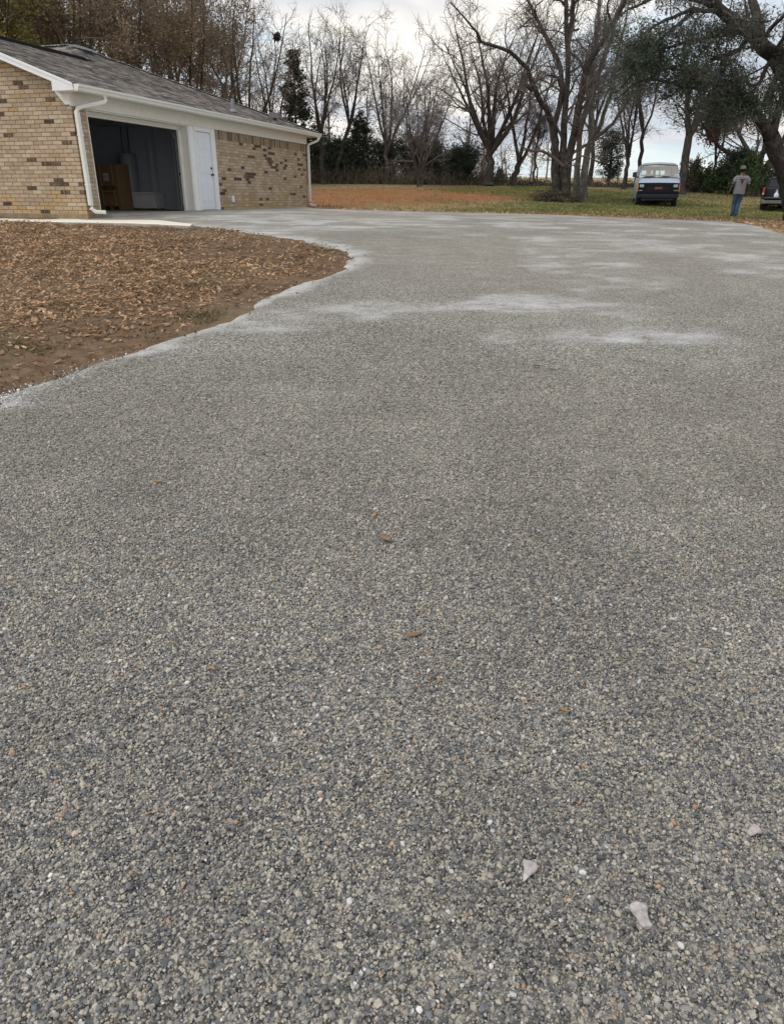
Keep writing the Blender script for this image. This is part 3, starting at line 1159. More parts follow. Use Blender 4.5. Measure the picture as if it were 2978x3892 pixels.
SL = math.sqrt(1 + PITCH_R ** 2)
nf = (0, -PITCH_R / SL, 1 / SL)
shingles('a', [(x, (y - EAVE_Y) * SL) for x, y, z in planes[0]], lambda u, v: (u, EAVE_Y + v / SL, EAVE_Z + PITCH_R * v / SL), (APEX[1] - EAVE_Y) * SL, nf)
shingles('b', [(y, (x - HIPX) * SL) for x, y, z in planes[1]], lambda u, v: (HIPX + v / SL, u, EAVE_Z + PITCH_R * v / SL), (APEX[0] - HIPX) * SL, (-PITCH_R / SL, 0, 1 / SL))
shingles('c', [(x, (VY - y) * SL) for x, y, z in planes[2]], lambda u, v: (u, VY - v / SL, EAVE_Z + PITCH_R * v / SL), (VY - RIDGE_Y) * SL, (0, PITCH_R / SL, 1 / SL))

# ridge vent, hip and ridge caps
rv = MB()
for s in (-1, 1):
    rv.add([(RAKE_X + .25, RIDGE_Y, RZ + .075), (JX - .35, RIDGE_Y, RZ + .075), (JX - .35, RIDGE_Y + s * .15, RZ + .032), (RAKE_X + .25, RIDGE_Y + s * .15, RZ + .032),
            (RAKE_X + .25, RIDGE_Y + s * .15, RZ - .045), (JX - .35, RIDGE_Y + s * .15, RZ - .045)],
           [(0, 1, 2, 3), (3, 2, 5, 4)] if s < 0 else [(3, 2, 1, 0), (4, 5, 2, 3)])
rv.build('ridge_vent', plain('ridge_vent_mat', (.020, .018, .02), .9, .1), roof)


def cap_mesh(col):
    mb = MB()
    L_ = .205
    for s in (-1, 1):
        mb.add([(0, 0, .030), (L_, 0, .012), (L_, s * .15, -.030), (0, s * .15, -.012), (0, 0, .012), (0, s * .15, -.030)],
               [(0, 1, 2, 3) if s > 0 else (3, 2, 1, 0), (0, 3, 5, 4) if s > 0 else (4, 5, 3, 0)], col)
    return mb.mesh('ridge_cap', SHINGLE, colored=True)


CAPS = [cap_mesh(c) for c in SH_COL[:5]]


def cap_line(a, b, limit=200):
    a, b = Vector(a), Vector(b)
    d = (b - a)
    n = int(d.length / .145)
    ux = d.normalized()
    uy = Vector((0, 0, 1)).cross(ux).normalized()
    uz = ux.cross(uy)
    rot = Matrix((ux, uy, uz)).transposed().to_euler()
    for i in range(n):
        o = link('ridge_cap', random.choice(CAPS), roof, a + ux * (i * .145) + uz * .022)
        o.rotation_euler = rot


cap_line((JX, RIDGE_Y, RZ), (APEX[0], APEX[1], AZ))
cap_line((FAR_X, EAVE_Y, EAVE_Z), (APEX[0], APEX[1], AZ))
cap_line((APEX[0], BACK, AZ), (APEX[0], APEX[1], AZ))
# roof vents
vb = MB()
cx_, cy_ = 7.1, 4.75
cz_ = roof_z(cy_)
vb.hexa([(cx_ - .18, cy_ - .18, cz_ - .08), (cx_ + .18, cy_ - .18, cz_ - .08), (cx_ + .18, cy_ + .18, cz_ + .02), (cx_ - .18, cy_ + .18, cz_ + .02),
         (cx_ - .18, cy_ - .18, cz_ + .06), (cx_ + .18, cy_ - .18, cz_ + .06), (cx_ + .18, cy_ + .18, cz_ + .14), (cx_ - .18, cy_ + .18, cz_ + .14)])
vb.hexa([(cx_ - .32, cy_ - .32, cz_ + .01), (cx_ + .32, cy_ - .32, cz_ + .01), (cx_ + .32, cy_ + .32, cz_ + .16), (cx_ - .32, cy_ + .32, cz_ + .16),
         (cx_ - .17, cy_ - .17, cz_ + .10), (cx_ + .17, cy_ - .17, cz_ + .10), (cx_ + .17, cy_ + .17, cz_ + .20), (cx_ - .17, cy_ + .17, cz_ + .20)])
vb.build('box_vent', plain('vent_metal', (.13, .135, .14), .6, .3), roof)
vb = MB()
vb.lathe([(.05, -.05), (.05, .36), (.044, .36)], (7.86, .22, roof_z(.22)), 'z', 12)
vb.lathe([(.13, .0), (.06, .09)], (7.86, .22, roof_z(.22)), 'z', 12)
vb.build('vent_pipe', plain('lead_pipe', (.22, .23, .25), .6, .4), roof, smooth=True)
vb = MB()
vb.lathe([(.055, -.05), (.055, .12)], (11.0, .25, roof_z(.25)), 'z', 12)
vb.hexa([(10.85, .02, roof_z(.25) + .06), (11.15, .02, roof_z(.25) + .06), (11.15, .42, roof_z(.25) + .10), (10.85, .42, roof_z(.25) + .10),
         (10.90, .10, roof_z(.25) + .24), (11.10, .10, roof_z(.25) + .24), (11.10, .42, roof_z(.25) + .27), (10.90, .42, roof_z(.25) + .27)])
vb.build('vent_cap', M['black_metal'], roof, smooth=False)
rg_ = MB()
rg_.add([(RAKE_X - .02, EAVE_Y - .03, EAVE_Z - .006), (FAR_X + .02, EAVE_Y - .03, EAVE_Z - .006), (FAR_X + .02, EAVE_Y + .05, EAVE_Z + .0), (RAKE_X - .02, EAVE_Y + .05, EAVE_Z + .0)], [(0, 1, 2, 3)])
rg_.build('drip_edge', M['black_metal'], roof)

# --- new concrete walk along the gable
wk = MB()
c0, c1 = ground_at(742, 858), None
A_ = at(722, 846, 15.9); B_ = at(-260, 832, 17.6)
pa, pb = Vector((A_.x, A_.y)), Vector((B_.x, B_.y))
dirw = (pb - pa).normalized()
nrmw = Vector((dirw.y, -dirw.x))
if nrmw.y < 0: nrmw = -nrmw
zt = -.105
n_s = 40
vs, fs = [], []
for i in range(n_s + 1):
    p = pa + dirw * ((pb - pa).length * i / n_s)
    wob = .015 * math.sin(i * 1.7) + .01 * math.sin(i * 4.1)
    w_ = .12 + 1.03 * min(1.0, i / 9.0)
    zt = -.105 - .03 * max(0.0, 1 - i / 8.0)
    q = p + nrmw * w_
    f = p + nrmw * wob
    vs += [(f.x, f.y, -.75), (f.x, f.y, zt - .02), (f.x + nrmw.x * .03, f.y + nrmw.y * .03, zt), (q.x, q.y, zt + .012), (q.x, q.y, -.75)]
for i in range(n_s):
    for k in range(4):
        fs.append((i * 5 + k, i * 5 + k + 1, (i + 1) * 5 + k + 1, (i + 1) * 5 + k))
fs += [(0, 1, 2, 3, 4), tuple(n_s * 5 + k for k in (4, 3, 2, 1, 0))]
wk.add(vs, fs)
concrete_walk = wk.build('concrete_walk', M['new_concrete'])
concrete_walk.data.materials.append(plain('walk_side_concrete', (.40, .39, .36), .9, .1, var=.25, scale=5, bump=.3))
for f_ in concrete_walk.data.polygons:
    if abs(f_.normal.z) < .5: f_.material_index = 1  # upright faces of the walk take a darker grey than its top
tag(concrete_walk, kind='structure')

# ================================================================== trees
def norm(a):
    return a / (np.linalg.norm(a, axis=-1, keepdims=True) + 1e-9)


def tubes(P, Rr, sides):
    """P (N,K,3), Rr (N,K) -> verts, quads"""
    N_, K, _ = P.shape
    T = norm(np.gradient(P, axis=1))
    ref = np.zeros((N_, 1, 3))
    mean = norm(P[:, -1] - P[:, 0])
    ref[:, 0] = np.where(np.abs(mean[:, 2:3]) > .8, np.array([[1., 0, 0]]), np.array([[0, 0, 1.]]))
    U = norm(np.cross(T, np.broadcast_to(ref, T.shape)))
    W = np.cross(U, T)
    a = np.arange(sides) * 2 * np.pi / sides
    V = P[:, :, None] + Rr[:, :, None, None] * (U[:, :, None] * np.cos(a)[None, None, :, None] + W[:, :, None] * np.sin(a)[None, None, :, None])
    i = np.arange(N_ * K * sides).reshape(N_, K, sides)
    q = np.stack([i[:, :-1], np.roll(i, -1, 2)[:, :-1], np.roll(i, -1, 2)[:, 1:], i[:, 1:]], -1).reshape(-1, 4)
    return V.reshape(-1, 3), q


def kids(rng, P, Rr, n, t0, t1, a0, a1, lf, k, wander, up, rf=.62, rmin=.004, tip=.25, lmin=.15, prop=True):
    N_, K, _ = P.shape
    pl_ = np.linalg.norm(np.diff(P, axis=1), axis=2).sum(1)
    cnt = np.maximum(1, np.round(n * np.clip(pl_ / np.median(pl_), .15, 1.8))).astype(int) if prop else np.full(N_, n)
    idx = np.repeat(np.arange(N_), cnt)
    Mn = len(idx)
    seq = np.arange(Mn) - np.repeat(np.cumsum(cnt) - cnt, cnt)
    t = t0 + (t1 - t0) * ((seq + rng.random(Mn)) / cnt[idx])
    f = t * (K - 1)
    i = np.minimum(f.astype(int), K - 2)
    w = (f - i)[:, None]
    base = P[idx, i] * (1 - w) + P[idx, i + 1] * w
    tan = norm(P[idx, i + 1] - P[idx, i])
    pr = Rr[idx, i] * (1 - w[:, 0]) + Rr[idx, i + 1] * w[:, 0]
    rv = rng.normal(size=(Mn, 3))
    rv = norm(rv - (rv * tan).sum(1, keepdims=True) * tan)
    th = rng.uniform(a0, a1, Mn)[:, None]
    d = np.cos(th) * tan + np.sin(th) * rv
    plen = np.linalg.norm(np.diff(P, axis=1), axis=2).sum(1)
    L = np.maximum(lf * plen[idx] * (1 - .55 * t) * rng.uniform(.55, 1.25, Mn), lmin)
    out = np.zeros((Mn, k, 3))
    out[:, 0] = base
    for j in range(1, k):
        d = norm(d + wander * rng.normal(size=d.shape) + np.array([0, 0, up]))
        out[:, j] = out[:, j - 1] + d * (L / (k - 1))[:, None]
    r0 = np.maximum(pr * rf * rng.uniform(.7, 1.0, Mn), rmin)
    rr = r0[:, None] * np.linspace(1, tip, k)[None]
    return out, np.maximum(rr, rmin * .5)


def smooth_path(pts, k, rng=None, jit=0.0):
    """resample a hand-measured limb as a smooth curve"""
    p = np.array([tuple(q) for q in pts], float)
    s = np.concatenate([[0], np.cumsum(np.linalg.norm(np.diff(p, axis=0), axis=1))])
    u = np.linspace(0, s[-1], k)
    ext = np.vstack([2 * p[0] - p[1], p, 2 * p[-1] - p[-2]])
    out = []
    for t in u:
        i = min(np.searchsorted(s, t, 'right') - 1, len(p) - 2)
        w = (t - s[i]) / max(s[i + 1] - s[i], 1e-9)
        a, b, c, d = ext[i], ext[i + 1], ext[i + 2], ext[i + 3]
        out.append(.5 * (2 * b + (c - a) * w + (2 * a - 5 * b + 4 * c - d) * w ** 2 + (3 * b - a - 3 * c + d) * w ** 3))
    out = np.array(out)
    if rng is not None and jit: out[1:] += rng.normal(size=out[1:].shape) * jit
    return out


def leaf_quads(rng, C, size, droop=.35, aspect=.5, fold=True):
    """small pointed leaves centred on C"""
    n = len(C)
    d = rng.normal(size=(n, 3))
    d[:, 2] = d[:, 2] * .6 - droop
    d = norm(d)
    r = rng.normal(size=(n, 3))
    s = norm(np.cross(d, r))
    nn = np.cross(d, s)
    L = (size * rng.uniform(.6, 1.35, n))[:, None]
    V = np.stack([C - d * L * .5, C + s * L * aspect * .5 + nn * L * .1, C + d * L * .5, C - s * L * aspect * .5 + nn * L * .1], 1)
    i = np.arange(n * 4).reshape(n, 4)
    t = np.concatenate([i[:, [0, 1, 2]], i[:, [0, 2, 3]]])
    return V.reshape(-1, 3), t


def bark(name, col, lichen=.25, dark=(.03, .026, .024)):
    t = NT(name)
    v = t.coord('Object', (1, 1, .22))
    n = t.noise(v, 14, 6, .72, .4)
    c = t.mix(t.ramp(n, [(.35, 0.0), (.65, 1.0)]), dark, col)
    v2 = t.coord('Object')
    c = t.mix(t.math('MULTIPLY', t.ramp(t.noise(v2, 3.2, 5, .7), [(.52, 0.0), (.66, 1.0)]), lichen), c, (.33, .33, .29))
    t.bump(n, .9, .03)
    return t.done(c, .95, .1)


M['bark_grey'] = bark('bark_grey', (.10, .085, .075), .22, (.026, .022, .02))
M['bark_dark'] = bark('bark_dark', (.085, .072, .066), .18, (.022, .019, .018))
M['bark_pale'] = bark('bark_pale', (.20, .185, .16), .6, (.07, .062, .055))
M['twig'] = plain('twig', (.135, .112, .105), .95, .1, var=.25, scale=2)
M['twig_brown'] = plain('twig_brown', (.19, .15, .12), .95, .1, var=.25, scale=2)
M['twig_grey'] = plain('twig_grey', (.19, .165, .155), .95, .1, var=.25, scale=2)


def leaf_mat(name, stops, trans=.25, scale=1.2):
    t = NT(name)
    g = t.n.new('ShaderNodeNewGeometry')
    c1 = t.ramp(t.noise(g.outputs['Position'], scale, 4, .7), stops)
    w = t.n.new('ShaderNodeTexWhiteNoise')
    rp = t.n.new('ShaderNodeVectorMath')
    rp.operation = 'SNAP'
    t.l.new(g.outputs['Position'], rp.inputs[0])
    rp.inputs[1].default_value = (.12, .12, .12)
    t.l.new(rp.outputs[0], w.inputs['Vector'])
    c = t.mix(1.0, c1, t.ramp(w.outputs['Value'], [(0.0, .6), (1.0, 1.45)]), 'MULTIPLY')
    t.done(c, .75, .2)
    tr = t.n.new('ShaderNodeBsdfTranslucent')
    t.l.new(c, tr.inputs['Color'])
    mx = t.n.new('ShaderNodeMixShader')
    mx.inputs[0].default_value = trans
    out = [q for q in t.n if q.type == 'OUTPUT_MATERIAL'][0]
    t.l.new(t.b.outputs[0], mx.inputs[1])
    t.l.new(tr.outputs[0], mx.inputs[2])
    t.l.new(mx.outputs[0], out.inputs['Surface'])
    return t.m


M['leaf_oak'] = leaf_mat('leaf_oak', [(.3, (.042, .058, .042)), (.5, (.07, .096, .066)), (.72, (.12, .135, .095))], .35)
M['leaf_dark'] = leaf_mat('leaf_dark', [(.3, (.026, .036, .026)), (.5, (.042, .054, .038)), (.72, (.068, .076, .052))], .2)
M['leaf_ivy'] = leaf_mat('leaf_ivy', [(.3, (.040, .070, .032)), (.55, (.07, .12, .05)), (.75, (.11, .15, .075))], .3)
M['leaf_rust'] = leaf_mat('leaf_rust', [(.3, (.155, .125, .098)), (.5, (.235, .18, .125)), (.72, (.36, .26, .13))], .35, .5)
M['leaf_red'] = leaf_mat('leaf_red', [(.3, (.075, .05, .042)), (.5, (.12, .06, .05)), (.72, (.20, .08, .055))], .3, 1.0)
M['leaf_yellow'] = leaf_mat('leaf_yellow', [(.3, (.15, .16, .06)), (.5, (.28, .25, .08)), (.72, (.44, .35, .10))], .35, .4)
M['leaf_cedar'] = leaf_mat('leaf_cedar', [(.3, (.026, .038, .028)), (.5, (.042, .060, .042)), (.72, (.07, .085, .06))], .15)
M['leaf_litter'] = leaf_mat('leaf_litter', [(.3, (.25, .155, .09)), (.5, (.44, .285, .17)), (.72, (.60, .43, .28))], .2, 3.0)
M['brush'] = leaf_mat('brush', [(.3, (.065, .062, .045)), (.5, (.11, .098, .07)), (.72, (.17, .145, .11))], .25, 1.0)


def join_arrays(parts):
    vs, qs, off = [], [], 0
    for v, q in parts:
        vs.append(v)
        qs.append(q + off)
        off += len(v)
    return np.concatenate(vs), np.concatenate(qs)


def assemble(root, limbs, rng, levels, bark_m, twig_m, leaves=None, trunk_sides=10, base=None):
    """limbs: list of (pts (K,3), radii (K,)) in local space; the later levels grow from those flagged as bearers"""
    tr = [tubes(p[None], r[None], trunk_sides) for p, r, bear in limbs]
    v, q = join_arrays(tr)
    link('trunk', np_mesh('trunk', v, q, material=bark_m, smooth=True), root)
    K = 12
    P = np.stack([smooth_path(p, K) for p, r, b in limbs if b])
    Rr = np.stack([np.interp(np.linspace(0, 1, K), np.linspace(0, 1, len(r)), r) for p, r, b in limbs if b])
    parts, last = [], []
    for lv in levels:
        sides = lv.pop('sides', 3)
        P, Rr = kids(rng, P, Rr, **lv)
        lv['sides'] = sides
        parts.append(tubes(P, Rr, sides))
        last.append(P)
    v, q = join_arrays(parts)
    link('crown', np_mesh('crown', v, q, material=twig_m, smooth=False), root)
    if leaves:
        tw = last[leaves.get('level', -1)]
        n = leaves['n']
        a = rng.integers(0, len(tw), n)
        k = rng.uniform(.2, 1, n) * (tw.shape[1] - 1)
        i = np.minimum(k.astype(int), tw.shape[1] - 2)
        w = (k - i)[:, None]
        C = tw[a, i] * (1 - w) + tw[a, i + 1] * w + rng.normal(size=(n, 3)) * leaves.get('spread', .08)
        if 'keep' in leaves: C = C[leaves['keep'](C)]
        v, t = leaf_quads(rng, C, leaves['size'], leaves.get('droop', .35), leaves.get('aspect', .5))
        link('foliage', np_mesh('foliage', v, tris=t, material=leaves['mat']), root)
    return root


LV_BARE = lambda: [dict(n=9, t0=.15, t1=1.0, a0=.45, a1=1.10, lf=.52, k=8, wander=.17, up=.06, rf=.50, rmin=.018, sides=5),
                   dict(n=6, t0=.18, t1=1.0, a0=.45, a1=1.10, lf=.55, k=6, wander=.2, up=.05, rf=.55, rmin=.0125, sides=3),
                   dict(n=5, t0=.15, t1=1.0, a0=.45, a1=1.10, lf=.60, k=5, wander=.26, up=.05, rf=.6, rmin=.0100, sides=3, lmin=.6, tip=.45)]


def auto_limbs(rng, ht, fork=.28, nlead=4, spread=.38, r0=.22, lean=(0, 0), up=.08, straight=.06):
    """a trunk that divides into rising leaders"""
    limbs = []
    k = 7
    t = np.linspace(0, 1, k)
    tp = np.stack([lean[0] * t ** 1.4, lean[1] * t ** 1.4, fork * ht * t], 1)
    tp[1:-1] += rng.normal(size=(k - 2, 3)) * straight * [1, 1, .2]
    flare = 1 + .55 * np.exp(-t * 9)
    limbs.append((tp, r0 * flare * np.linspace(1, .82, k), False))
    a0 = rng.uniform(0, 6.28)
    for j in range(nlead):
        az = a0 + 6.283 * j / nlead + rng.uniform(-.4, .4)
        sp = spread * rng.uniform(.55, 1.25)
        d = np.array([math.cos(az) * math.sin(sp), math.sin(az) * math.sin(sp), math.cos(sp)])
        L = ht * (1 - fork) * rng.uniform(.82, 1.05) / max(math.cos(sp * .6), .6)
        kk = 11
        p = np.zeros((kk, 3))
        p[0] = tp[-1] - np.array([0, 0, rng.uniform(0, .12) * fork * ht])
        for m in range(1, kk):
            d = d + rng.normal(size=3) * .09 + np.array([0, 0, up])
            d /= np.linalg.norm(d)
            p[m] = p[m - 1] + d * L / (kk - 1)
        r1 = r0 * rng.uniform(.48, .66)
        limbs.append((p, np.linspace(r1, .018, kk) ** 1.0, True))
    return limbs


TREES = 'bare trees along the back fence'


def bare_tree(name, label, px, y, top_py, seed, base_py=None, bark_m='bark_grey', twig_m='twig', levels=None, leaves=None, group=TREES, z=None, **kw):
    rng = np.random.default_rng(seed)
    p = at(px, 700, y)
    zz = gz(p.x, y) - .05 if z is None else z
    ht = at(px, top_py, y).z - zz
    root = empty(name, (p.x, y, zz), 0, label, 'tree', group)
    limbs = auto_limbs(rng, ht, **kw)
    assemble(root, limbs, rng, levels or LV_BARE(), M[bark_m], M[twig_m], leaves)
    return root


def limb_px(root, pts, r0, r1, bear=True, k=14, rng=None, jit=.02, flare=False):
    """a limb measured in the photograph; each point carries its own distance"""
    o = root.location
    P = [at(px, py, yy) - o for px, py, yy in pts]
    p = smooth_path(P, k, rng, jit)
    r = np.linspace(r0, r1, k)
    if flare: r = r * (1 + .32 * np.exp(-np.linspace(0, 1, k) * 9))
    return (p, r, bear)


# --- the big twin-trunked tree in the middle of the yard
rng = np.random.default_rng(101)
y0 = 42.0
b = at(2125, 768, y0)
root = empty('twin_trunk_tree', (b.x, y0, gz(b.x, y0) - .05), 0, 'large bare tree with fused twin trunks rising from a low bush', 'tree', TREES)
L = lambda *a, **k: limb_px(root, *a, rng=rng, **k)
limbs = [
    L([(2112, 785, 42), (2110, 650, 42), (2107, 540, 42), (2100, 470, 42)], .235, .20, bear=False, flare=True),
    L([(2132, 785, 42.1), (2136, 600, 42.1), (2142, 460, 42.2), (2154, 330, 42.3), (2157, 200, 42.5), (2150, 80, 42.8), (2145, -60, 43), (2120, -260, 43.4)], .20, .07, flare=True, k=20),
    L([(2146, 785, 41.9), (2152, 660, 41.9), (2168, 560, 41.8), (2192, 450, 41.6), (2222, 290, 41.3), (2255, 205, 41), (2296, 150, 40.8), (2328, 90, 40.5), (2375, 0, 40.2), (2430, -150, 40)], .235, .08, flare=True, k=20),
    L([(2100, 475, 42), (2078, 425, 41.8), (2050, 378, 41.5), (2022, 312, 41.2), (2003, 262, 41), (1979, 240, 40.7), (1945, 199, 40.4), (1893, 182, 40), (1834, 161, 39.5), (1808, 118, 39.2), (1764, 68, 39), (1712, 10, 38.8)], .15, .025, k=20),
    L([(2024, 345, 41.3), (2010, 332, 41.2), (1996, 320, 41.1)], .10, .085, bear=False, k=5),
    L([(2102, 480, 42), (2118, 430, 42.2), (2134, 350, 42.4), (2128, 255, 42.7), (2108, 212, 43), (2082, 157, 43.5), (2050, 92, 44), (2028, 50, 44.3), (1995, -20, 44.8), (1940, -140, 45)], .15, .05, k=20),
    L([(2157, 150, 42.5), (2168, 110, 42.2), (2174, 40, 42), (2178, -40, 41.8), (2200, -160, 41.5)], .14, .06, k=12),
    L([(2148, 20, 42.8), (2130, 5, 42.2), (2105, 0, 41.8), (2088, 22, 41.4)], .06, .02, k=10),
    L([(2050, 92, 44), (2030, 30, 43.4), (2060, 0, 43), (2085, -30, 42.6)], .05, .02, k=8),
    L([(2030, 62, 44.2), (2005, 80, 43.6), (1985, 95, 43.3), (1960, 118, 43)], .05, .015, k=8),
    L([(2222, 345, 41.4), (2236, 325, 41.2), (2248, 308, 41.1)], .10, .06, bear=False, k=5),
    L([(2318, 80, 40.6), (2318, 70, 40.2), (2308, 45, 39.8), (2310, 0, 39.5), (2322, -60, 39)], .06, .03, k=8),
    L([(2175, 105, 42.2), (2185, 115, 41.6), (2196, 108, 41.2)], .06, .04, bear=False, k=4),
    L([(2126, 330, 42.4), (2115, 298, 41.6), (2085, 285, 41), (2050, 300, 40.4), (2010, 322, 40), (1960, 352, 39.6)], .05, .012, k=12),
]
lv = LV_BARE()
lv[0].update(n=9, t0=.15, lf=.30, a0=.6, a1=1.35, up=.03)
lv[1].update(n=6, lf=.55)
lv[2].update(n=5)
assemble(root, limbs, rng, lv, M['bark_dark'], M['twig'], trunk_sides=14)
MAIN_BASE = root.location.copy()

# --- the pale pair behind it
rng = np.random.default_rng(102)
b = at(2200, 770, 44.0)
root = empty('pale_bark_tree', (b.x, 44.0, gz(b.x, 44.0) - .05), 0, 'slender tree with pale lichened bark, left of the pale pair', 'tree', TREES)
L = lambda *a, **k: limb_px(root, *a, rng=rng, **k)
limbs = [L([(2182, 782, 44), (2190, 690, 44), (2198, 560, 44), (2206, 470, 44.2), (2226, 410, 44.6), (2248, 340, 45), (2290, 235, 45.5), (2330, 120, 46), (2365, 0, 46.5), (2400, -150, 47)], .17, .05, flare=True, k=20),
         L([(2226, 410, 44.6), (2236, 330, 45.3), (2240, 230, 46), (2262, 100, 46.5), (2275, -60, 47)], .09, .03, k=12)]
lv = LV_BARE(); lv[0].update(n=8, lf=.28, t0=.4); lv[1].update(n=6)
assemble(root, limbs, rng, lv, M['bark_pale'], M['twig_grey'], trunk_sides=10)

rng = np.random.default_rng(103)
b = at(2215, 775, 43.2)
root = empty('pale_bark_tree', (b.x, 43.2, gz(b.x, 43.2) - .05), 0, 'pale-barked tree with long limbs reaching right towards the van', 'tree', TREES)
L = lambda *a, **k: limb_px(root, *a, rng=rng, **k)
limbs = [L([(2210, 785, 43.2), (2216, 700, 43.2), (2226, 600, 43.2), (2242, 530, 43.2), (2246, 430, 43.4), (2250, 320, 43.6), (2256, 220, 43.8), (2270, 100, 44), (2285, -60, 44.3)], .21, .06, flare=True, k=20),
         L([(2240, 545, 43.2), (2266, 505, 42.6), (2290, 440, 42), (2318, 360, 41.4), (2335, 270, 41), (2352, 180, 40.6), (2375, 90, 40.2), (2392, -20, 40)], .13, .03, k=16),
         L([(2242, 540, 43.2), (2275, 512, 42.4), (2320, 475, 41.5), (2360, 420, 40.6), (2392, 372, 40), (2425, 325, 39.4), (2470, 260, 39)], .12, .025, k=14),
         L([(2246, 430, 43.4), (2262, 330, 44), (2290, 220, 44.6), (2310, 120, 45), (2350, 20, 45.5)], .09, .03, k=12)]
lv = LV_BARE(); lv[0].update(n=8, lf=.28, t0=.35); lv[1].update(n=6)
assemble(root, limbs, rng, lv, M['bark_pale'], M['twig_grey'], trunk_sides=10)

# --- the leafy oak at the right, in front of the pickup
rng = np.random.default_rng(104)
y0 = 26.5
b = at(3012, 840, y0)
root = empty('leafy_oak', (b.x, y0, gz(b.x, y0) - .05), 0, 'leaning evergreen oak with dark leaves and mossy limbs in front of the pickup', 'tree')
OAK = root
L = lambda *a, **k: limb_px(root, *a, rng=rng, **k)
limbs = [
    L([(3022, 872, 26.5), (3014, 790, 26.5), (3002, 720, 26.5), (2975, 640, 26.5), (2943, 560, 26.4), (2925, 512, 26.3)], .36, .25, bear=False, flare=True, k=16),
    L([(2928, 520, 26.3), (2895, 468, 26), (2860, 418, 25.7), (2828, 376, 25.3), (2795, 347, 24.9), (2744, 314, 24.4), (2690, 280, 24), (2610, 262, 23.6), (2520, 250, 23.2), (2420, 262, 23)], .19, .03, k=20),
    L([(2930, 520, 26.3), (2948, 450, 26.6), (2966, 385, 26.9), (3000, 300, 27.2), (3050, 180, 27.6)], .15, .06, k=12),
    L([(2866, 424, 25.7), (2806, 408, 25.2), (2758, 398, 24.8), (2710, 392, 24.4), (2668, 400, 24), (2620, 420, 23.6)], .095, .025, k=14),
    L([(3070, 420, 27.2), (2990, 290, 26.6), (2937, 214, 26.2), (2893, 170, 25.9), (2830, 112, 25.4), (2778, 74, 25), (2735, 38, 24.7), (2690, -10, 24.4), (2600, -90, 24)], .30, .10, k=20),
    L([(2893, 172, 25.9), (2875, 70, 26.2), (2855, -10, 26.5), (2820, -130, 26.9)], .17, .08, k=12),
    L([(2800, 90, 25.1), (2700, 140, 24.4), (2600, 160, 23.6), (2500, 190, 23), (2400, 240, 22.6)], .07, .02, k=14),
    L([(2760, 60, 24.9), (2640, 40, 24), (2540, 70, 23.4), (2440, 130, 22.8), (2380, 200, 22.4)], .07, .02, k=14),
    L([(2850, 140, 25.6), (2780, 200, 25.2), (2700, 230, 24.6), (2600, 330, 24.2), (2520, 380, 24)], .08, .02, k=14),
    L([(2937, 214, 26.2), (2900, 280, 25.4), (2870, 330, 25), (2800, 300, 24.4), (2700, 340, 24)], .08, .02, k=12),
    L([(2760, 330, 24.6), (2700, 380, 24), (2650, 420, 23.6), (2600, 470, 23.4)], .05, .015, k=10),
    L([(2890, 170, 25.9), (2930, 110, 25), (2978, 60, 24.4), (3040, 30, 24)], .09, .03, k=10),
    L([(2700, 20, 24.5), (2560, -20, 23.6), (2440, 10, 22.8), (2340, 70, 22.2), (2290, 130, 22)], .06, .015, k=14),
    L([(2744, 314, 24.4), (2620, 335, 23.6), (2500, 300, 23), (2400, 325, 22.6), (2335, 385, 22.3)], .06, .015, k=14),
    L([(2640, 40, 24), (2520, 140, 23.4), (2430, 240, 22.8), (2370, 320, 22.4), (2320, 360, 22.2)], .05, .015, k=14),
    L([(2990, 290, 26.6), (2960, 250, 25.4), (2930, 330, 24.8), (2905, 420, 24.4)], .06, .02, k=10),
]
lv = [dict(n=12, t0=.15, t1=1.0, a0=.4, a1=1.2, lf=.30, k=7, wander=.15, up=-.02, rf=.5, rmin=.010, sides=4),
      dict(n=7, t0=.15, t1=1.0, a0=.4, a1=1.1, lf=.55, k=5, wander=.18, up=-.03, rf=.55, rmin=.006, sides=3),
      dict(n=5, t0=.15, t1=1.0, a0=.4, a1=1.1, lf=.55, k=4, wander=.2, up=-.04, rf=.6, rmin=.004, sides=3, lmin=.25)]


def oak_keep(C):
    """dense round the lower limbs, thin towards the top where the tree has shed"""
    X = C + np.array(OAK.location)
    n = fbm(X[:, 0] * 1.0 + X[:, 1] * .6, X[:, 2] * 1.2, 1.5, 91, 3)
    zr = (X[:, 2] - EYE_Z) / X[:, 1]
    low = sm(.055, .095, zr) * (1 - .80 * sm(.150, .205, zr))
    left = sm(.21, .28, X[:, 0] / X[:, 1])
    return np.random.default_rng(4).random(len(C)) < (.34 + .66 * sm(.40, .70, n)) * low * (.12 + .88 * left)


assemble(root, limbs, rng, lv, M['bark_dark'], M['twig'], dict(n=66000, size=.088, mat=M['leaf_oak'], spread=.10, droop=.5, aspect=.42, keep=oak_keep), trunk_sides=14)

